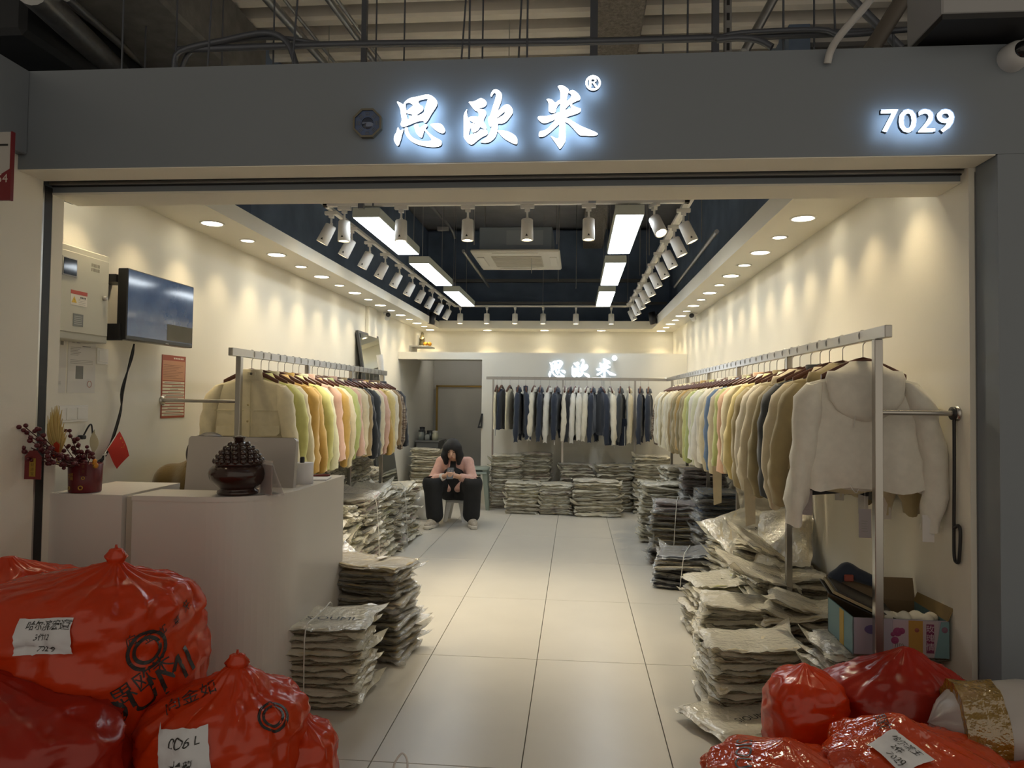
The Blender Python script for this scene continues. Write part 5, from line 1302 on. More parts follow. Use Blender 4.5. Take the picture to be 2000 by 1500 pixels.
sack('red_sack', (-.86, 2.24, 0), R(30), .085, .12, .40, (.0, .0, .46), 15, m_red, 'small orange red sack beside the bagged garments', crumple=.8, no_knot=True)
sack('red_sack', (.60, 2.16, 0), R(-8), .20, .18, .42, (.02, .02, .47), 21, m_red2, 'shiny film-wrapped red sack nearest the aisle on the right', crumple=.9, no_knot=True,
     prints=(('SIOUMI', .07, 1450, 1482, 8, 'brand_print'),))
sack('red_sack', (.80, 2.58, 0), R(5), .10, .12, .52, (.0, .0, .555), 25, m_red, 'upright narrow red sack next to the right bagged stack', crumple=.8, no_knot=True)
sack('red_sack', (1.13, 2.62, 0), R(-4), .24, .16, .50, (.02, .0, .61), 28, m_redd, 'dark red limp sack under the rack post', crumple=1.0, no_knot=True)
sack('red_sack', (.98, 2.18, 0), R(-10), .235, .20, .48, (-.03, .02, .545), 31, m_red2, 'shiny taped red sack with white label on the right', crumple=1.0, no_knot=True,
     prints=(('◉', .06, 1620, 1392, 0, 'emblem_print'), ('思欧', .04, 1720, 1408, -20, 'brand_characters')), notes=((1758, 1472, .125, .10, -18, (('哈尔滨王', .022, -.005, .026), ('2件', .024, -.01, .0), ('7029', .028, .01, -.03))),))
sack('red_sack', (1.33, 2.10, 0), R(14), .20, .20, .42, (.0, .02, .47), 35, m_red, 'red sack in the bottom right corner under the taped bundle', crumple=1.1, no_knot=True, notes=((1940, 1498, .10, .06, -4, ()),))
# white bundle with yellow tape lying on the sacks
m_bun = film_mat('grey white wrap', (.60, .57, .56), .05, .3, .03, .3, .5, 7)
bu = empty('taped_bundle', (1.31, 2.34, .46), R(-10), 'white wrapped bundle with wide amber tape at the right edge', 'bundle')
def bun(x0, x1, r0, r1, sd, nm, m, grow=0.0, n=40, k=14):
    P = []
    for j in range(k):
        t = j / (k - 1); x = x0 + (x1 - x0) * t; e = min(1, t * 6, (1 - t) * 6 + (.0 if nm == 'wrap' else 1)) ** .5 if nm == 'wrap' else 1
        for i in range(n):
            a = 2 * PI * i / n; r_ = (r0 + (r1 - r0) * t) * max(.05, e) + grow
            d = .014 * noise.noise(Vector((x * 7, math.cos(a) * 2.2, math.sin(a) * 2.2 + sd))) + .008 * math.sin(a * 11 + x * 30) * (.3 + .7 * (x > .1))
            P.append((x, (r_ + d) * 1.05 * math.cos(a), (r_ + d) * math.sin(a)))
    mb = MB(); mb.grid(P, n, k, True); mb.add(P[:n], [tuple(range(n))[::-1]], True); mb.add(P[-n:], [tuple(range(n))], True); return mb.build(nm, m, bu)
bun(-.20, .42, .125, .165, 2, 'wrap', m_bun, k=22)
bun(-.135, -.02, .130, .138, 2, 'amber_tape', film_mat('amber tape', (.34, .20, .022), .15, .2, .16, .10, .9, 30, tint=(.8, .5, .1)), .003)
# thin white handle loop poking up from the threshold
o = MB().tube(spline([(-.03, 0, 0), (-.026, 0, .05), (.0, .01, .085), (.022, 0, .06), (.018, -.005, 0)], 6), .004, 8).build('bag_handle', m_white)
o.location = at(784, 1504, y=2.60); o.location.z = at(784, 1520, y=2.6).z
tag(o, 'white looped bag handle at the threshold', 'handle')
# ================================================================== people: continuous bodies meshed from a distance field
class Field:
    def __init__(s, lo, hi, h):
        s.lo = np.array(lo, float); s.h = h; s.n = np.ceil((np.array(hi) - s.lo) / h).astype(int) + 1; s.d = np.full(s.n, 1.0, np.float32)

    def _box(s, lo, hi):
        a = np.maximum(np.floor((np.array(lo) - s.lo) / s.h).astype(int), 0); b = np.minimum(np.ceil((np.array(hi) - s.lo) / s.h).astype(int) + 1, s.n)
        g = np.meshgrid(*[s.lo[i] + s.h * np.arange(a[i], b[i]) for i in range(3)], indexing='ij')
        return tuple(slice(a[i], b[i]) for i in range(3)), np.stack(g, -1)

    def _join(s, sl, d, k, cut=False):
        o = s.d[sl]
        if cut: s.d[sl] = np.maximum(o, -d); return
        if k <= 0: s.d[sl] = np.minimum(o, d); return
        hh = np.clip(.5 + .5 * (o - d) / k, 0, 1); s.d[sl] = o * (1 - hh) + d * hh - k * hh * (1 - hh)

    def cap(s, a, b, ra, rb, k=.015, cut=False):
        a, b = np.array(a, float), np.array(b, float); m = max(ra, rb) + k + 3 * s.h
        sl, P = s._box(np.minimum(a, b) - m, np.maximum(a, b) + m)
        ab = b - a; t = np.clip(((P - a) @ ab) / max(1e-9, ab @ ab), 0, 1)
        d = np.linalg.norm(P - a - t[..., None] * ab, axis=-1) - (ra + (rb - ra) * t); s._join(sl, d, k, cut)

    def chain(s, pts, rs, k=.012):
        for i in range(len(pts) - 1): s.cap(pts[i], pts[i + 1], rs[i], rs[i + 1], k)

    def ell(s, c, r, k=.015, rot=None, cut=False):
        c, r = np.array(c, float), np.array(r, float); m = r.max() + k + 3 * s.h; sl, P = s._box(c - m, c + m); q = P - c
        if rot is not None: q = q @ np.array(rot)
        l = np.linalg.norm(q / r, axis=-1); d = (l - 1) * r.min() * .9; s._join(sl, d, k, cut)

    def mesh(s, name, m=None):
        d = s.d; ins = d < 0; nx, ny, nz = d.shape
        c = np.stack([ins[i:nx - 1 + i, j:ny - 1 + j, k:nz - 1 + k] for i in (0, 1) for j in (0, 1) for k in (0, 1)], -1).sum(-1)
        cells = np.argwhere((c > 0) & (c < 8)); idx = -np.ones((nx - 1, ny - 1, nz - 1), int); idx[tuple(cells.T)] = np.arange(len(cells))
        acc = np.zeros((len(cells), 3)); cnt = np.zeros(len(cells)); off = [(i, j, k) for i in (0, 1) for j in (0, 1) for k in (0, 1)]
        for a in off:
            for ax in range(3):
                if a[ax]: continue
                b = list(a); b[ax] = 1
                pa, pb = cells + np.array(a), cells + np.array(b); da, db = d[tuple(pa.T)], d[tuple(pb.T)]; ok = (da < 0) != (db < 0)
                t = np.where(ok, da / np.where(ok, da - db, 1), 0); p = pa + t[:, None] * (pb - pa); acc[ok] += p[ok]; cnt[ok] += 1
        V = s.lo + s.h * acc / cnt[:, None]; F = []
        for ax in range(3):
            sh = [nx, ny, nz]; sh[ax] -= 1
            A = ins[tuple(slice(0, sh[i]) for i in range(3))]; sl = [slice(0, n_) for n_ in (nx, ny, nz)]; sl[ax] = slice(1, None); Bq = ins[tuple(sl)]
            e = np.argwhere(A != Bq); u, v = [(1, 2), (2, 0), (0, 1)][ax]
            e = e[(e[:, u] > 0) & (e[:, v] > 0) & (e[:, u] < (nx, ny, nz)[u] - 1) & (e[:, v] < (nx, ny, nz)[v] - 1)]
            du, dv = np.eye(3, dtype=int)[u], np.eye(3, dtype=int)[v]
            q = np.stack([idx[tuple((e - du - dv).T)], idx[tuple((e - dv).T)], idx[tuple(e.T)], idx[tuple((e - du).T)]], -1)
            f = A[tuple(e.T)]; q[~f] = q[~f][:, ::-1]; F.append(q)
        F = np.concatenate(F)
        me = bpy.data.meshes.new(name); me.from_pydata(V.tolist(), [], F.tolist()); me.polygons.foreach_set('use_smooth', [True] * len(me.polygons))
        if m: me.materials.append(m)
        return me


m_skin = mat('skin', (.60, .36, .25), .5, var=.03, vscale=20); m_hair = mat('black hair', (.010, .009, .010), .38, bump=.6, bscale=90, stretch=(6, 6, 1))
m_pinkj = mat('pink jacket wool', (.62, .36, .29), .85, var=.06, vscale=30, bump=.15, bscale=120, sheen=.3)
m_trous = mat('black trousers cloth', (.012, .012, .013), .8, var=.1, vscale=20)
m_shoe = mat('beige trainer mesh', (.42, .37, .30), .7, var=.2, vscale=60); m_sole = mat('black sole', (.02, .02, .022), .6); m_midsole = mat('white midsole', (.62, .58, .50), .5)
# --- seated woman (world coordinates, then parented)
WXc, WYs = -1.40, 8.42
wo = empty('person', (WXc, WYs, 0), label='woman in pink jacket and black trousers sitting on a white stool looking at a phone', cat='person')
V3 = lambda x, y, z: np.array((x, y, z), float)
hip = V3(0, .06, .36); chest = V3(0, -.10, .66); neck = V3(0, -.17, .76); headc = V3(-.005, -.235, .862)
shL, shR = V3(-.158, -.09, .705), V3(.158, -.09, .705); elL, elR = V3(-.235, -.22, .50), V3(.235, -.22, .51); wrL, wrR = V3(-.06, -.40, .575), V3(.085, -.40, .575)
knL, knR = V3(-.205, -.40, .485), V3(.255, -.36, .485); anL, anR = V3(-.17, -.40, .08), V3(.235, -.31, .08)
f = Field((-.40, -.62, -.01), (.42, .26, 1.03), .0085)
f.chain([hip, V3(0, -.02, .5), chest], [.125, .115, .11], .04); f.cap(chest, neck, .09, .05, .03); f.cap(neck, headc + V3(0, .03, -.05), .045, .045, .02)
th = R(22); rotH = [[1, 0, 0], [0, math.cos(th), -math.sin(th)], [0, math.sin(th), math.cos(th)]]
RH = np.array(rotH).T                                  # rows: local axes of the bowed head
hp = lambda x, y, z: headc + np.array(rotH) @ V3(x, y, z)   # local head coords: -y face, z up
f.ell(headc, (.072, .088, .108), .01, np.array(rotH)); f.ell(hp(0, -.035, -.055), (.052, .052, .055), .02, np.array(rotH))
f.cap(hp(0, -.088, .008), hp(0, -.104, -.022), .008, .013, .01); f.cap(hp(-.018, -.085, -.055), hp(.018, -.085, -.055), .008, .008, .008)
for s_ in (-1, 1): f.ell(hp(s_ * .073, .0, -.01), (.010, .02, .028), .006, np.array(rotH))
for sh, el, wr in ((shL, elL, wrL), (shR, elR, wrR)): f.chain([sh, el, wr], [.045, .038, .026], .02)
for kn, an, s_ in ((knL, anL, -1), (knR, anR, 1)): f.chain([hip + V3(s_ * .085, -.02, 0), kn, an], [.085, .06, .04], .03)
# hands cradling the phone: palm, four fingers behind it, thumb on the screen
for wr, s_ in ((wrL, -1), (wrR, 1)):
    cx = .012; pc = wr + V3(-s_ * .030, -.035, .012)
    f.cap(wr, pc, .024, .030, .012)
    for q in range(4):
        a0 = pc + V3(-s_ * .012, -.022, -.022 + .017 * q); a1 = a0 + V3(-s_ * (.026 + .004 * (q % 2)), -.020, .004); a2 = a1 + V3(-s_ * .022, .004, .006)
        f.chain([pc, a0, a1, a2], [.014, .0098, .0090, .0082], .003)
    f.chain([pc + V3(0, 0, .012), pc + V3(-s_ * .006, .002, .038), pc + V3(-s_ * .026, -.004, .050)], [.013, .0105, .009], .004)
link('body', f.mesh('body', m_skin), wo)
# jacket
f = Field((-.36, -.52, .30), (.36, .24, .82), .0085)
f.chain([hip + V3(0, -.01, .02), V3(0, -.03, .52), chest + V3(0, .01, .0)], [.150, .145, .135], .05); f.cap(shL, shR, .060, .060, .04); f.cap(chest, neck + V3(0, .02, -.02), .11, .075, .03)
for sh, el, wr in ((shL, elL, wrL), (shR, elR, wrR)):
    e2 = wr + (el - wr) * .30; f.chain([sh, el, e2], [.064, .058, .048], .03)
for s_ in (-1, 1): f.cap(V3(s_ * .07, -.12, .50), V3(s_ * .055, -.20, .41), .075, .04, .03)
f.cap(V3(0, -.22, .74), V3(0, -.30, .40), .035, .06, .0, True)
f.ell(neck + V3(0, -.02, .05), (.06, .06, .07), .0, None, True)
link('jacket', f.mesh('jacket', m_pinkj), wo)
f = Field((-.12, -.30, .36), (.12, .0, .80), .009); f.chain([V3(0, -.11, .44), V3(0, -.13, .58), V3(0, -.15, .70)], [.115, .112, .07], .03); link('black_top', f.mesh('black_top', m_trous), wo)
# white shirt cuff on the left sleeve
mb = MB(); e2 = wrL + (elL - wrL) * .30; mb.tube([Vector(e2 + (elL - wrL) * .02), Vector(wrL + (elL - wrL) * .10)], [.046, .040], 16); mb.build('white_cuff', m_stripe, wo)
# trousers
f = Field((-.40, -.54, .03), (.42, .24, .56), .009)
f.ell(hip + V3(0, .0, -.005), (.175, .15, .105), .02)
for kn, an, s_ in ((knL, anL, -1), (knR, anR, 1)): f.chain([hip + V3(s_ * .09, -.03, .0), kn + V3(0, .01, .005), an + V3(s_ * .0, .01, .06)], [.118, .098, .098], .05)
link('trousers', f.mesh('trousers', m_trous), wo)
# shoes
for an, s_ in ((anL, -1), (anR, 1)):
    toe = V3(s_ * .055, -.15, 0)
    f = Field(tuple(an + V3(-.14, -.26, -.09)), tuple(an + V3(.14, .12, .09)), .0065)
    f.chain([an + V3(0, .03, -.015), an + V3(toe[0] * .5, -.06, -.03), an + toe + V3(0, 0, -.042)], [.046, .046, .032], .03); f.cap(an + V3(0, .04, -.04), an + V3(0, .02, .02), .04, .042, .02)
    sh = link('shoe', f.mesh('shoe', m_shoe), wo)
    f = Field(tuple(an + V3(-.14, -.26, -.085)), tuple(an + V3(.14, .12, -.02)), .0065)
    f.chain([an + V3(0, .045, -.055), an + V3(toe[0] * .5, -.06, -.056), an + toe + V3(0, -.01, -.056)], [.046, .050, .040], .02); f.d = np.maximum(f.d, (f.lo[2] + f.h * np.arange(f.n[2]))[None, None, :] - (an[2] - .040))
    f.d = np.maximum(f.d, (an[2] - .079) - (f.lo[2] + f.h * np.arange(f.n[2]))[None, None, :])
    link('sole', f.mesh('sole', m_midsole), sh)
    MB().tube([Vector(an + V3(0, .06, -.074)), Vector(an + V3(toe[0] * .5, -.06, -.074)), Vector(an + toe + V3(0, -.02, -.074))], [.036, .046, .034], 12).build('tread', m_sole, sh, scale=(1, 1, 1))
# hair: bob with fringe, open at the face
f = Field((-.18, -.44, .60), (.18, -.05, 1.03), .007)
f.ell(hp(0, .012, .015), (.094, .108, .118), .01, np.array(rotH))
for s_ in (-1, 1): f.chain([hp(s_ * .070, .0, .03), hp(s_ * .086, -.03, -.06), hp(s_ * .074, -.055, -.14)], [.040, .040, .026], .03)
f.chain([hp(0, .075, .02), hp(0, .075, -.08), hp(0, .05, -.13)], [.07, .075, .05], .03)
f.ell(hp(0, -.13, -.035), (.060, .100, .086), .0, np.array(rotH), True)
link('hair', f.mesh('hair', m_hair), wo)
for s_ in (-1, 1):
    MB().lathe([(.001, -.003), (.012, 0), (.001, .003)], 10, caps=False, M=Matrix.Translation(Vector(hp(s_ * .030, -.083, .006))) @ Matrix.Rotation(th + R(90), 4, 'X') @ Matrix.Diagonal((1, .42, 1, 1))).build('eye', m_bk, wo)
    MB().tube([Vector(hp(s_ * .016, -.088, .026)), Vector(hp(s_ * .030, -.086, .031)), Vector(hp(s_ * .045, -.078, .025))], .0028, 5).build('eyebrow', m_hair, wo)
MB().tube([Vector(hp(-.020, -.0905, -.056)), Vector(hp(0, -.095, -.054)), Vector(hp(.020, -.0905, -.056))], [.002, .0048, .002], 6).build('lips', mat('lips', (.42, .13, .11), .5), wo)
ph = empty('phone', (WXc + .012, WYs - .455, .612), label='dark phone held in both hands by the seated woman', cat='phone'); ph.rotation_euler = (R(-32), 0, 0)
MB().box((0, 0, 0), (.075, .010, .145), bev=.004).build('case', mat('phone case', (.05, .05, .055), .3), ph); MB().box((0, .0055, 0), (.068, .001, .136)).build('screen', m_bk, ph)

# stools
def stool(name, loc, w, h, m, label, rz=0.0, group='plastic stools'):
    o = empty(name, loc, rz, label, 'stool', group); n = 28; P = []
    sq = lambda r_, z: [(math.copysign(abs(math.cos(a)) ** .55, math.cos(a)) * r_, math.copysign(abs(math.sin(a)) ** .55, math.sin(a)) * r_, z) for a in [2 * PI * (k + .5) / n for k in range(n)]]
    prof = [(.30, h), (w * .44 / w * 1, h)]
    rows = [sq(w * .12, h), sq(w * .40, h), sq(w * .46, h - .008), sq(w * .47, h - .035)]
    mb = MB(); mb.grid([p for r_ in rows for p in r_], n, 4, True); mb.add(rows[0], [tuple(range(n))]); mb.build('seat', m, o)
    for sx in (-1, 1):
        for sy in (-1, 1):
            a, b = w * .40, w * .50
            mb = MB()
            for (x0, x1, y0, y1) in ((0, 1, 0, .18), (0, .18, 0, 1)):
                L = [(sx * (a - .42 * w * .5 * x1), sy * (a - .42 * w * .5 * y1)), (sx * a, sy * a)]
                pts = []
                for z, k in ((h - .03, a), (0, b)):
                    e = .25 * w if z > 0 else .17 * w
                    X0, X1 = sx * (k - e * x1), sx * k; Y0, Y1 = sy * (k - e * y1), sy * k
                    pts += [(X0, Y0, z), (X1, Y0, z), (X1, Y1, z), (X0, Y1, z)]
                mb.add(pts, [(0, 1, 2, 3), (7, 6, 5, 4), (0, 4, 5, 1), (1, 5, 6, 2), (2, 6, 7, 3), (3, 7, 4, 0)])
            mb.build('leg', m, o)
    return o


stool('plastic_stool', (WXc, WYs + .08, 0), .27, .26, m_white, 'low white plastic stool under the seated woman')
m_sage = mat('sage green plastic', (.24, .28, .23), .45)
stool('plastic_stool', (at(940, 985, z=0).x + .02, 9.45, 0), .29, .50, m_sage, 'lower sage green stool of the two stacked at the doorway', R(4))
stool('plastic_stool', (at(940, 985, z=0).x + .02, 9.45, .055), .29, .50, m_sage, 'upper sage green stool of the two stacked at the doorway', R(4))

# --- person behind the counter
ok = mat('mustard coat', (.115, .072, .010), .8, var=.1, vscale=18, bump=.1, bscale=60, sheen=.3)
po2 = empty('person', (-2.01, 3.80, 0), label='person in a mustard coat mostly hidden behind the monitor', cat='person')
f = Field((-.42, -.36, .30), (.42, .30, 1.32), .011)
f.chain([V3(0, .10, .46), V3(0, .05, .75), V3(0, .0, .98)], [.16, .15, .13], .04); f.cap(V3(0, -.02, .98), V3(0, -.05, 1.10), .06, .05, .02); f.ell((0, -.06, 1.12), (.072, .087, .098), .01); f.cap((0, -.145, 1.14), (0, -.16, 1.115), .008, .013, .01)
for s_ in (-1, 1): f.chain([V3(s_ * .19, .0, .96), V3(s_ * .27, -.04, .76), V3(s_ * .13, -.22, .775)], [.05, .042, .03], .02); f.chain([V3(s_ * .09, .06, .50), V3(s_ * .10, -.20, .50)], [.09, .075], .03); f.cap(V3(s_ * .13, -.22, .775), V3(s_ * .10, -.29, .77), .028, .024, .01); f.ell((s_ * .077, -.05, 1.14), (.01, .02, .028), .005)
link('body', f.mesh('body', m_skin), po2)
f = Field((-.46, -.26, .34), (.46, .34, 1.12), .011)
f.chain([V3(0, .10, .46), V3(0, .05, .75), V3(0, .0, .96)], [.20, .20, .175], .06); f.cap(V3(-.21, 0, .985), V3(.21, 0, .985), .09, .09, .05); f.cap(V3(0, .0, 1.0), V3(0, .0, 1.07), .10, .085, .03)
for s_ in (-1, 1): f.chain([V3(s_ * .20, .0, .955), V3(s_ * .285, -.03, .76), V3(s_ * .17, -.18, .775)], [.098, .090, .06], .03)
f.ell((0, -.07, 1.10), (.07, .09, .10), 0, None, True)
link('coat', f.mesh('coat', ok), po2)
f = Field((-.14, -.20, .95), (.14, .12, 1.30), .010); f.ell((0, -.045, 1.138), (.090, .105, .104), .01); f.chain([V3(0, .02, 1.16), V3(0, .03, 1.02)], [.09, .07], .03); f.ell((0, -.17, 1.12), (.058, .075, .085), 0, None, True)
link('hair', f.mesh('hair', mat('brown black hair', (.022, .014, .010), .4)), po2)
for s_ in (-1, 1): MB().lathe([(.001, -.003), (.012, 0), (.001, .003)], 10, caps=False, M=Matrix.Translation((s_ * .03, -.142, 1.15)) @ Matrix.Rotation(R(90), 4, 'X')).build('eye', m_bk, po2)
MB().tube([(-.02, -.145, 1.09), (.0, -.15, 1.091), (.02, -.145, 1.09)], [.002, .0045, .002], 6).build('lips', mat('lips', (.42, .13, .11), .5), po2)
stool('counter_stool', (-2.01, 3.90, 0), .32, .34, m_bk, 'dark stool under the person behind the counter', group=None)

# ================================================================== printed carton on the right stack
def carton():
    o = empty('printed_carton', (1.318, 3.185, .437), R(-1), 'open printed tissue carton on the dim right stack', 'carton')
    wx, wy, hh = .185, .15, .15
    mk = lambda n, c, r=.6: mat(n, c, r)
    lil, tea, kraft = mk('carton lilac', (.34, .30, .36)), mk('carton teal', (.16, .28, .30)), mk('carton kraft inside', (.16, .105, .05))
    MB().span((-wx, -wy, 0), (wx, -wy + .005, hh)).build('front_wall', lil, o); MB().span((-wx, wy - .005, 0), (wx, wy, hh)).build('back_wall', kraft, o)
    MB().span((-wx, -wy, 0), (-wx + .005, wy, hh)).build('left_wall', tea, o); MB().span((wx - .005, -wy, 0), (wx, wy, hh)).build('right_wall', tea, o); MB().span((-wx, -wy, 0), (wx, wy, .005)).build('bottom', kraft, o)
    MB().box((0, 0, 0), (2 * wx, .004, .10), M=Matrix.Translation((0, wy + .012, hh + .045)) @ Matrix.Rotation(R(-14), 4, 'X')).build('back_flap', kraft, o)
    MB().box((0, 0, 0), (.004, 2 * wy, .09), M=Matrix.Translation((wx + .012, 0, hh + .04)) @ Matrix.Rotation(R(22), 4, 'Y')).build('right_flap', mk('carton flap edge', (.26, .18, .07)), o)
    P = lambda x0, x1, z0, z1, c, nm: MB().span((x0, -wy - .0012, z0), (x1, -wy, z1)).build(nm, c, o)
    P(-.03, .03, .003, .147, mk('carton pink', (.42, .32, .36)), 'pink_panel'); P(.03, .085, .003, .147, mk('carton orange', (.38, .20, .035)), 'orange_panel'); P(.085, .145, .003, .147, mk('carton pale', (.40, .33, .35)), 'pale_panel')
    MB().prism([[(.128, .003), (wx, .003), (wx, .147), (.155, .147)]], Matrix.Translation((0, -wy - .0018, 0)), .0006).build('teal_panel', tea, o)
    mg_ = mk('carton magenta', (.24, .03, .11))
    P(.098, .128, .02, .135, mg_, 'title_band')
    for i, ch in enumerate('玫瑰情'): put_text(ch, .032, mk('carton title', (.5, .40, .44)), frame((.113, -wy - .0018, .115 - .036 * i), (1, 0, 0), (0, -1, 0)), o, 'carton_title')
    for x, z, r_ in ((-.012, .10, .018), (.004, .104, .013), (-.022, .066, .015), (-.03, .09, .009)): MB().lathe([(r_, 0), (.001, .0015)], 14, caps=False, M=Matrix.Translation((x, -wy - .0014, z)) @ Matrix.Rotation(R(90), 4, 'X')).build('printed_flower', mg_, o)
    for k in range(5): MB().tube([(-.018 + .006 * k, -wy - .0015, .055), (-.024 + .012 * k, -wy - .0015, .028)], .0014, 4).build('printed_stem', mk('stem grey green', (.14, .15, .12)), o)
    MB().prism([[(.030 * math.cos(2 * PI * k / 24) - .16 + .05, .018 * math.sin(2 * PI * k / 24) + .105) for k in range(24)]], Matrix.Translation((0, -wy - .0016, 0)), .0006).build('purple_oval', mk('carton purple', (.11, .08, .21)), o)
    MB().lathe([(.012, 0), (.001, .0015)], 14, caps=False, M=Matrix.Translation((.168, -wy - .002, .115)) @ Matrix.Rotation(R(90), 4, 'X')).build('round_logo', mk('carton logo', (.20, .10, .15)), o)
    MB().lathe([(.009, 0), (.001, .0015)], 14, caps=False, M=Matrix.Translation((.062, -wy - .0016, .11)) @ Matrix.Rotation(R(90), 4, 'X')).build('orange_logo', mk('carton rust', (.26, .07, .05)), o)
    MB().span((-wx - .0012, -.05, .003), (-wx, .0, .147)).build('yellow_stripe', mk('carton yellow', (.42, .28, .04)), o)
    return o
carton()
fo2 = empty('black_folder', (1.20, 3.19, .61), R(-8), 'dark folders lying across the printed carton', 'folder'); fo2.rotation_euler = (R(4), R(24), R(-6))
for i, (z, c, nm) in enumerate(((0, (.03, .028, .025), 'lower_cover'), (.010, (.34, .28, .16), 'paper_block'), (.024, (.05, .046, .04), 'upper_cover'))): MB().span((-.14 + .012 * i, -.10, z), (.14, .10, z + (.012 if i == 1 else .005))).build(nm, mat('folder ' + nm, c, .5), fo2)
fk = Field((-.12, -.08, -.05), (.14, .08, .09), .01); fk.chain([V3(-.08, 0, .02), V3(-.02, .01, .05), V3(.09, 0, .01)], [.03, .035, .025], .02)
o = empty('dark_pouch', (1.24, 3.33, .655), 0, 'dark blue crumpled pouch behind the folders', 'pouch'); link('fabric', fk.mesh('fabric', FAB['navy']), o); MB().box((-.03, -.035, .03), (.04, .012, .03), bev=.004).build('red_patch', mat('red patch', (.28, .06, .04), .6), o)
fk = Field((-.12, -.07, -.03), (.12, .07, .06), .009)
for i in range(7): fk.ell((-.09 + .03 * i, .02 * math.sin(i * 2.2), .005 * math.cos(i * 3)), (.026, .03, .022 + .004 * (i % 3)), .01)
o = empty('crumpled_tissue', (1.38, 3.10, .575), 0, 'crumpled white tissue in the printed carton', 'tissue'); link('paper', fk.mesh('paper', mat('tissue paper', (.62, .58, .48), .8)), o)

# ================================================================== rear corner: leaning mirror, tube, shelf, store-room things
m_mir = mat('mirror glass', (.62, .66, .64), .03, 1.0); m_mfr = mat('dark mirror frame', (.045, .047, .05), .4)
mi = empty('leaning_mirror', (-2.10, 8.30, 0), 0, 'tall dark framed mirror leaning on the left wall', 'mirror'); mi.rotation_euler = (0, R(-9.0), R(0))
MB().span((-.03, -.42, .02), (.0, .42, 2.24), bev=.003).build('frame', m_mfr, mi); MB().span((.0, -.39, .05), (.003, .39, 2.21)).build('glass', m_mir, mi)
sp = at(765, 720, y=7.55); o = empty('wrapped_tube', (sp.x, 7.55, .95), 0, 'white wrapped tube with red end behind the left rack', 'tube'); o.rotation_euler = (R(4), R(-7), 0)
MB().tube([(0, 0, .12), (0, 0, .95)], .030, 14).build('tube', m_white, o); MB().lathe([(.031, .86), (.037, .90), (.034, .94), (.036, .97)], 14).build('cap', m_white, o); MB().tube([(0, 0, .10), (0, 0, .16)], .031, 14).build('red_end', mat('red cap', (.5, .06, .04), .5), o)
sh = empty('wall_shelf', (XL, 10.75, 2.22), 0, 'small grey corner shelf high on the left wall', 'shelf'); MB().span((0, -.20, 0), (.30, .25, .02), bev=.003).build('board', mat('shelf grey', (.42, .42, .40), .5), sh); MB().span((0, -.20, -.07), (.02, .25, 0)).build('bracket', mat('shelf grey', (.42, .42, .40), .5), sh)
fk = Field((-.06, -.06, 0), (.06, .06, .24), .008); fk.chain([V3(0, 0, .03), V3(0, 0, .10), V3(.004, 0, .16)], [.042, .036, .028], .015); fk.ell((.004, -.004, .195), (.022, .022, .026), .006); fk.cap((-.03, -.02, .12), (.0, -.04, .10), .012, .012, .008); fk.cap((.035, -.02, .12), (.0, -.04, .10), .012, .012, .008)
o = empty('figurine', (XL + .155, 10.72, 2.24), 0, 'small dark bronze figurine on the corner shelf', 'figurine'); link('figure', fk.mesh('figure', mat('bronze figure', (.12, .10, .05), .4, .4)), o)
MB().tube([(-.06, .02, .0), (-.06, .02, .17)], [.014, .012], 12).build('candle_like_vase', m_white, o)
for i, dx in enumerate((.215, .268)):
    o = empty('orange_fruit', (XL + dx, 10.70 + .03 * i, 2.24), 0, ('orange next to the figurine on the corner shelf', 'orange at the outer end of the corner shelf')[i], 'orange', 'oranges on the shelf')
    MB().lathe([(.001, .0), (.016, .003), (.03, .018), (.035, .035), (.03, .053), (.016, .066), (.001, .067)], 18, caps=False).build('fruit', mat('orange peel', (.75, .33, .02), .45, bump=.1, bscale=300), o); MB().lathe([(.004, .065), (.003, .071), (.001, .072)], 8, caps=False).build('stem', mat('stem green', (.1, .12, .03), .6), o)
# gold framed panel in the store room
gx0, gx1 = at(850, 752, y=12.3).x, at(958, 752, y=12.3).x; gz = at(850, 752, y=12.3).z
o = empty('gold_framed_mirror', (gx0, 12.42, 0), 0, 'large gold framed pale panel standing in the store room', 'mirror')
gm = mat('brass frame', (.42, .29, .10), .35, .8)
MB().span((0, -.03, 0), (.035, 0, gz)).build('frame_left', gm, o); MB().span((gx1 - gx0 - .035, -.03, 0), (gx1 - gx0, 0, gz)).build('frame_right', gm, o); MB().span((0, -.03, gz - .03), (gx1 - gx0, 0, gz)).build('frame_top', gm, o); MB().span((.035, -.012, 0), (gx1 - gx0 - .035, -.002, gz - .03)).build('panel', mat('pale panel', (.60, .59, .56), .12, spec=.6), o)
tb = empty('side_table', (-2.28, 11.2, 0), 0, 'grey side table with jars in the store room', 'table'); tz = .80
m_tb = mat('grey table', (.20, .20, .19), .5)
MB().span((-.18, -.3, tz - .03), (.20, .3, tz), bev=.004).build('top', m_tb, tb); MB().span((-.16, -.28, .05), (.18, .28, tz - .03)).build('cabinet', m_tb, tb)
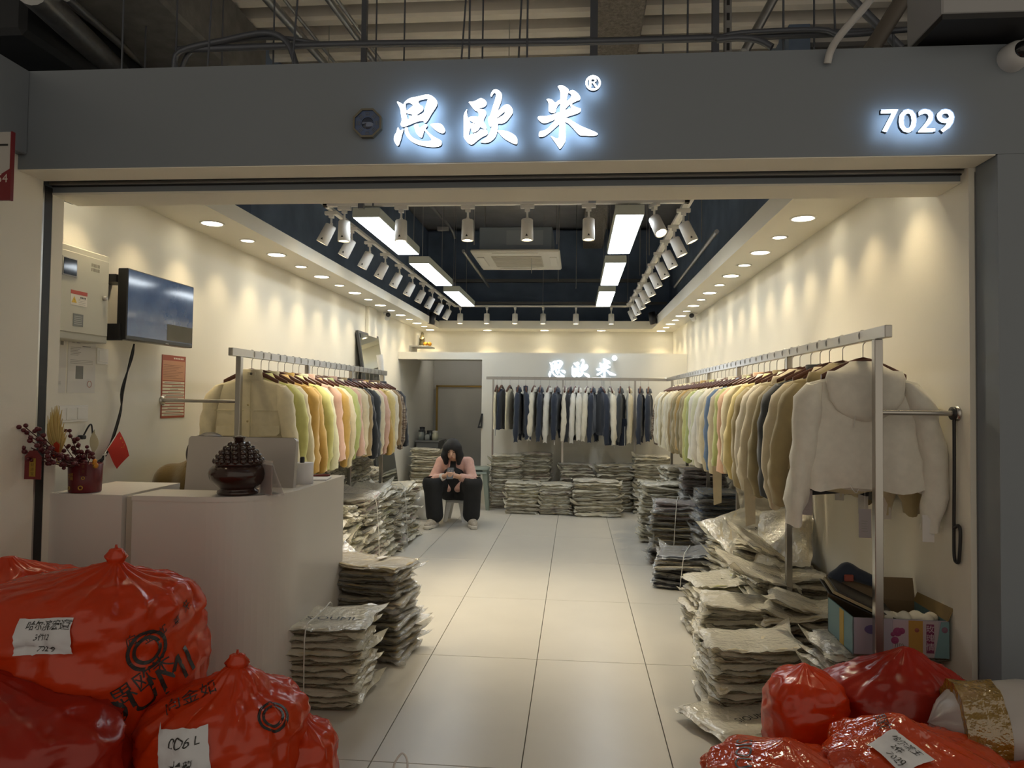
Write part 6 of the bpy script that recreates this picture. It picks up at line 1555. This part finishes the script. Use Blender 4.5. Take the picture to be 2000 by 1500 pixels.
def jar(name, dx, dy, r_, h, c, label, cap=None, cat='jar', alpha=1.0):
    o = empty(name, (-2.28 + dx, 11.2 + dy, tz), 0, label, cat, 'things on the side table'); MB().lathe([(.001, 0), (r_, 0), (r_ * 1.02, h * .75), (r_ * .8, h * .9), (r_ * .8, h), (.001, h)], 18, caps=False).build('vessel', mat('vessel ' + name, c, .25, alpha=alpha), o)
    if cap: MB().lathe([(r_ * .85, h), (r_ * .85, h + .025), (.001, h + .03)], 18, caps=False).build('lid', mat('lid ' + name, cap, .4), o)
    return o
jar('glass_jar', -.10, -.22, .05, .13, (.35, .37, .34), 'clear glass jar on the side table, leftmost', (.03, .03, .03)); jar('blender', -.12, -.05, .05, .17, (.10, .11, .11), 'tall dark blender behind the glass jar', (.02, .02, .02), 'blender')
jar('kettle', .02, -.1, .065, .12, (.06, .065, .065), 'dark round kettle in the middle of the side table', (.03, .03, .03), 'kettle'); jar('cream_cup', .12, -.22, .05, .12, (.62, .60, .44), 'cream cup with lid on the side table', (.70, .68, .58), 'cup'); jar('small_glass', .0, -.24, .04, .09, (.40, .42, .40), 'small glass beside the cream cup', None, 'glass')
o = empty('cleaning_wand', (at(823, 840, y=12.3).x, 12.36, .75), 0, 'thin white cleaning wand leaning on the store room wall', 'wand'); MB().tube([(0, 0, 0), (-.03, .05, .35)], .008, 8).build('rod', m_steel, o); MB().tube([(-.03, .05, .33), (-.055, .07, .72)], .016, 10).build('handle', m_white, o); MB().lathe([(.02, 0), (.02, .02), (.001, .03)], 10, c=(-.055, .07, .72)).build('tip', m_bk, o)
# clear plastic sheet sack beside the woman
fk = Field((-.2, -.18, -.01), (.2, .18, .42), .014); fk.ell((0, 0, .17), (.17, .14, .19), .02); fk.cap((.05, .05, .28), (.10, .06, .36), .06, .03, .05)
o = empty('clear_sack', (-1.78, 8.55, 0), 0, 'pale translucent plastic sack beside the seated woman', 'plastic sack'); link('film', fk.mesh('film', film_mat('pale sack film', (.80, .80, .76), .35, .4)), o)
fk = Field((-.1, -.06, -.1), (.1, .06, .1), .01)
o = empty('folded_belt_bag', at(937, 822, y=9.868), 0, 'dark strap bag hanging at the doorway edge', 'bag'); MB().prism([[(-.03, -.10), (.03, -.10), (.04, .10), (.02, .10)], [(-.012, -.075), (.015, -.075), (.02, .0)]], Matrix.Identity(4), .03).build('leather', m_bk, o)
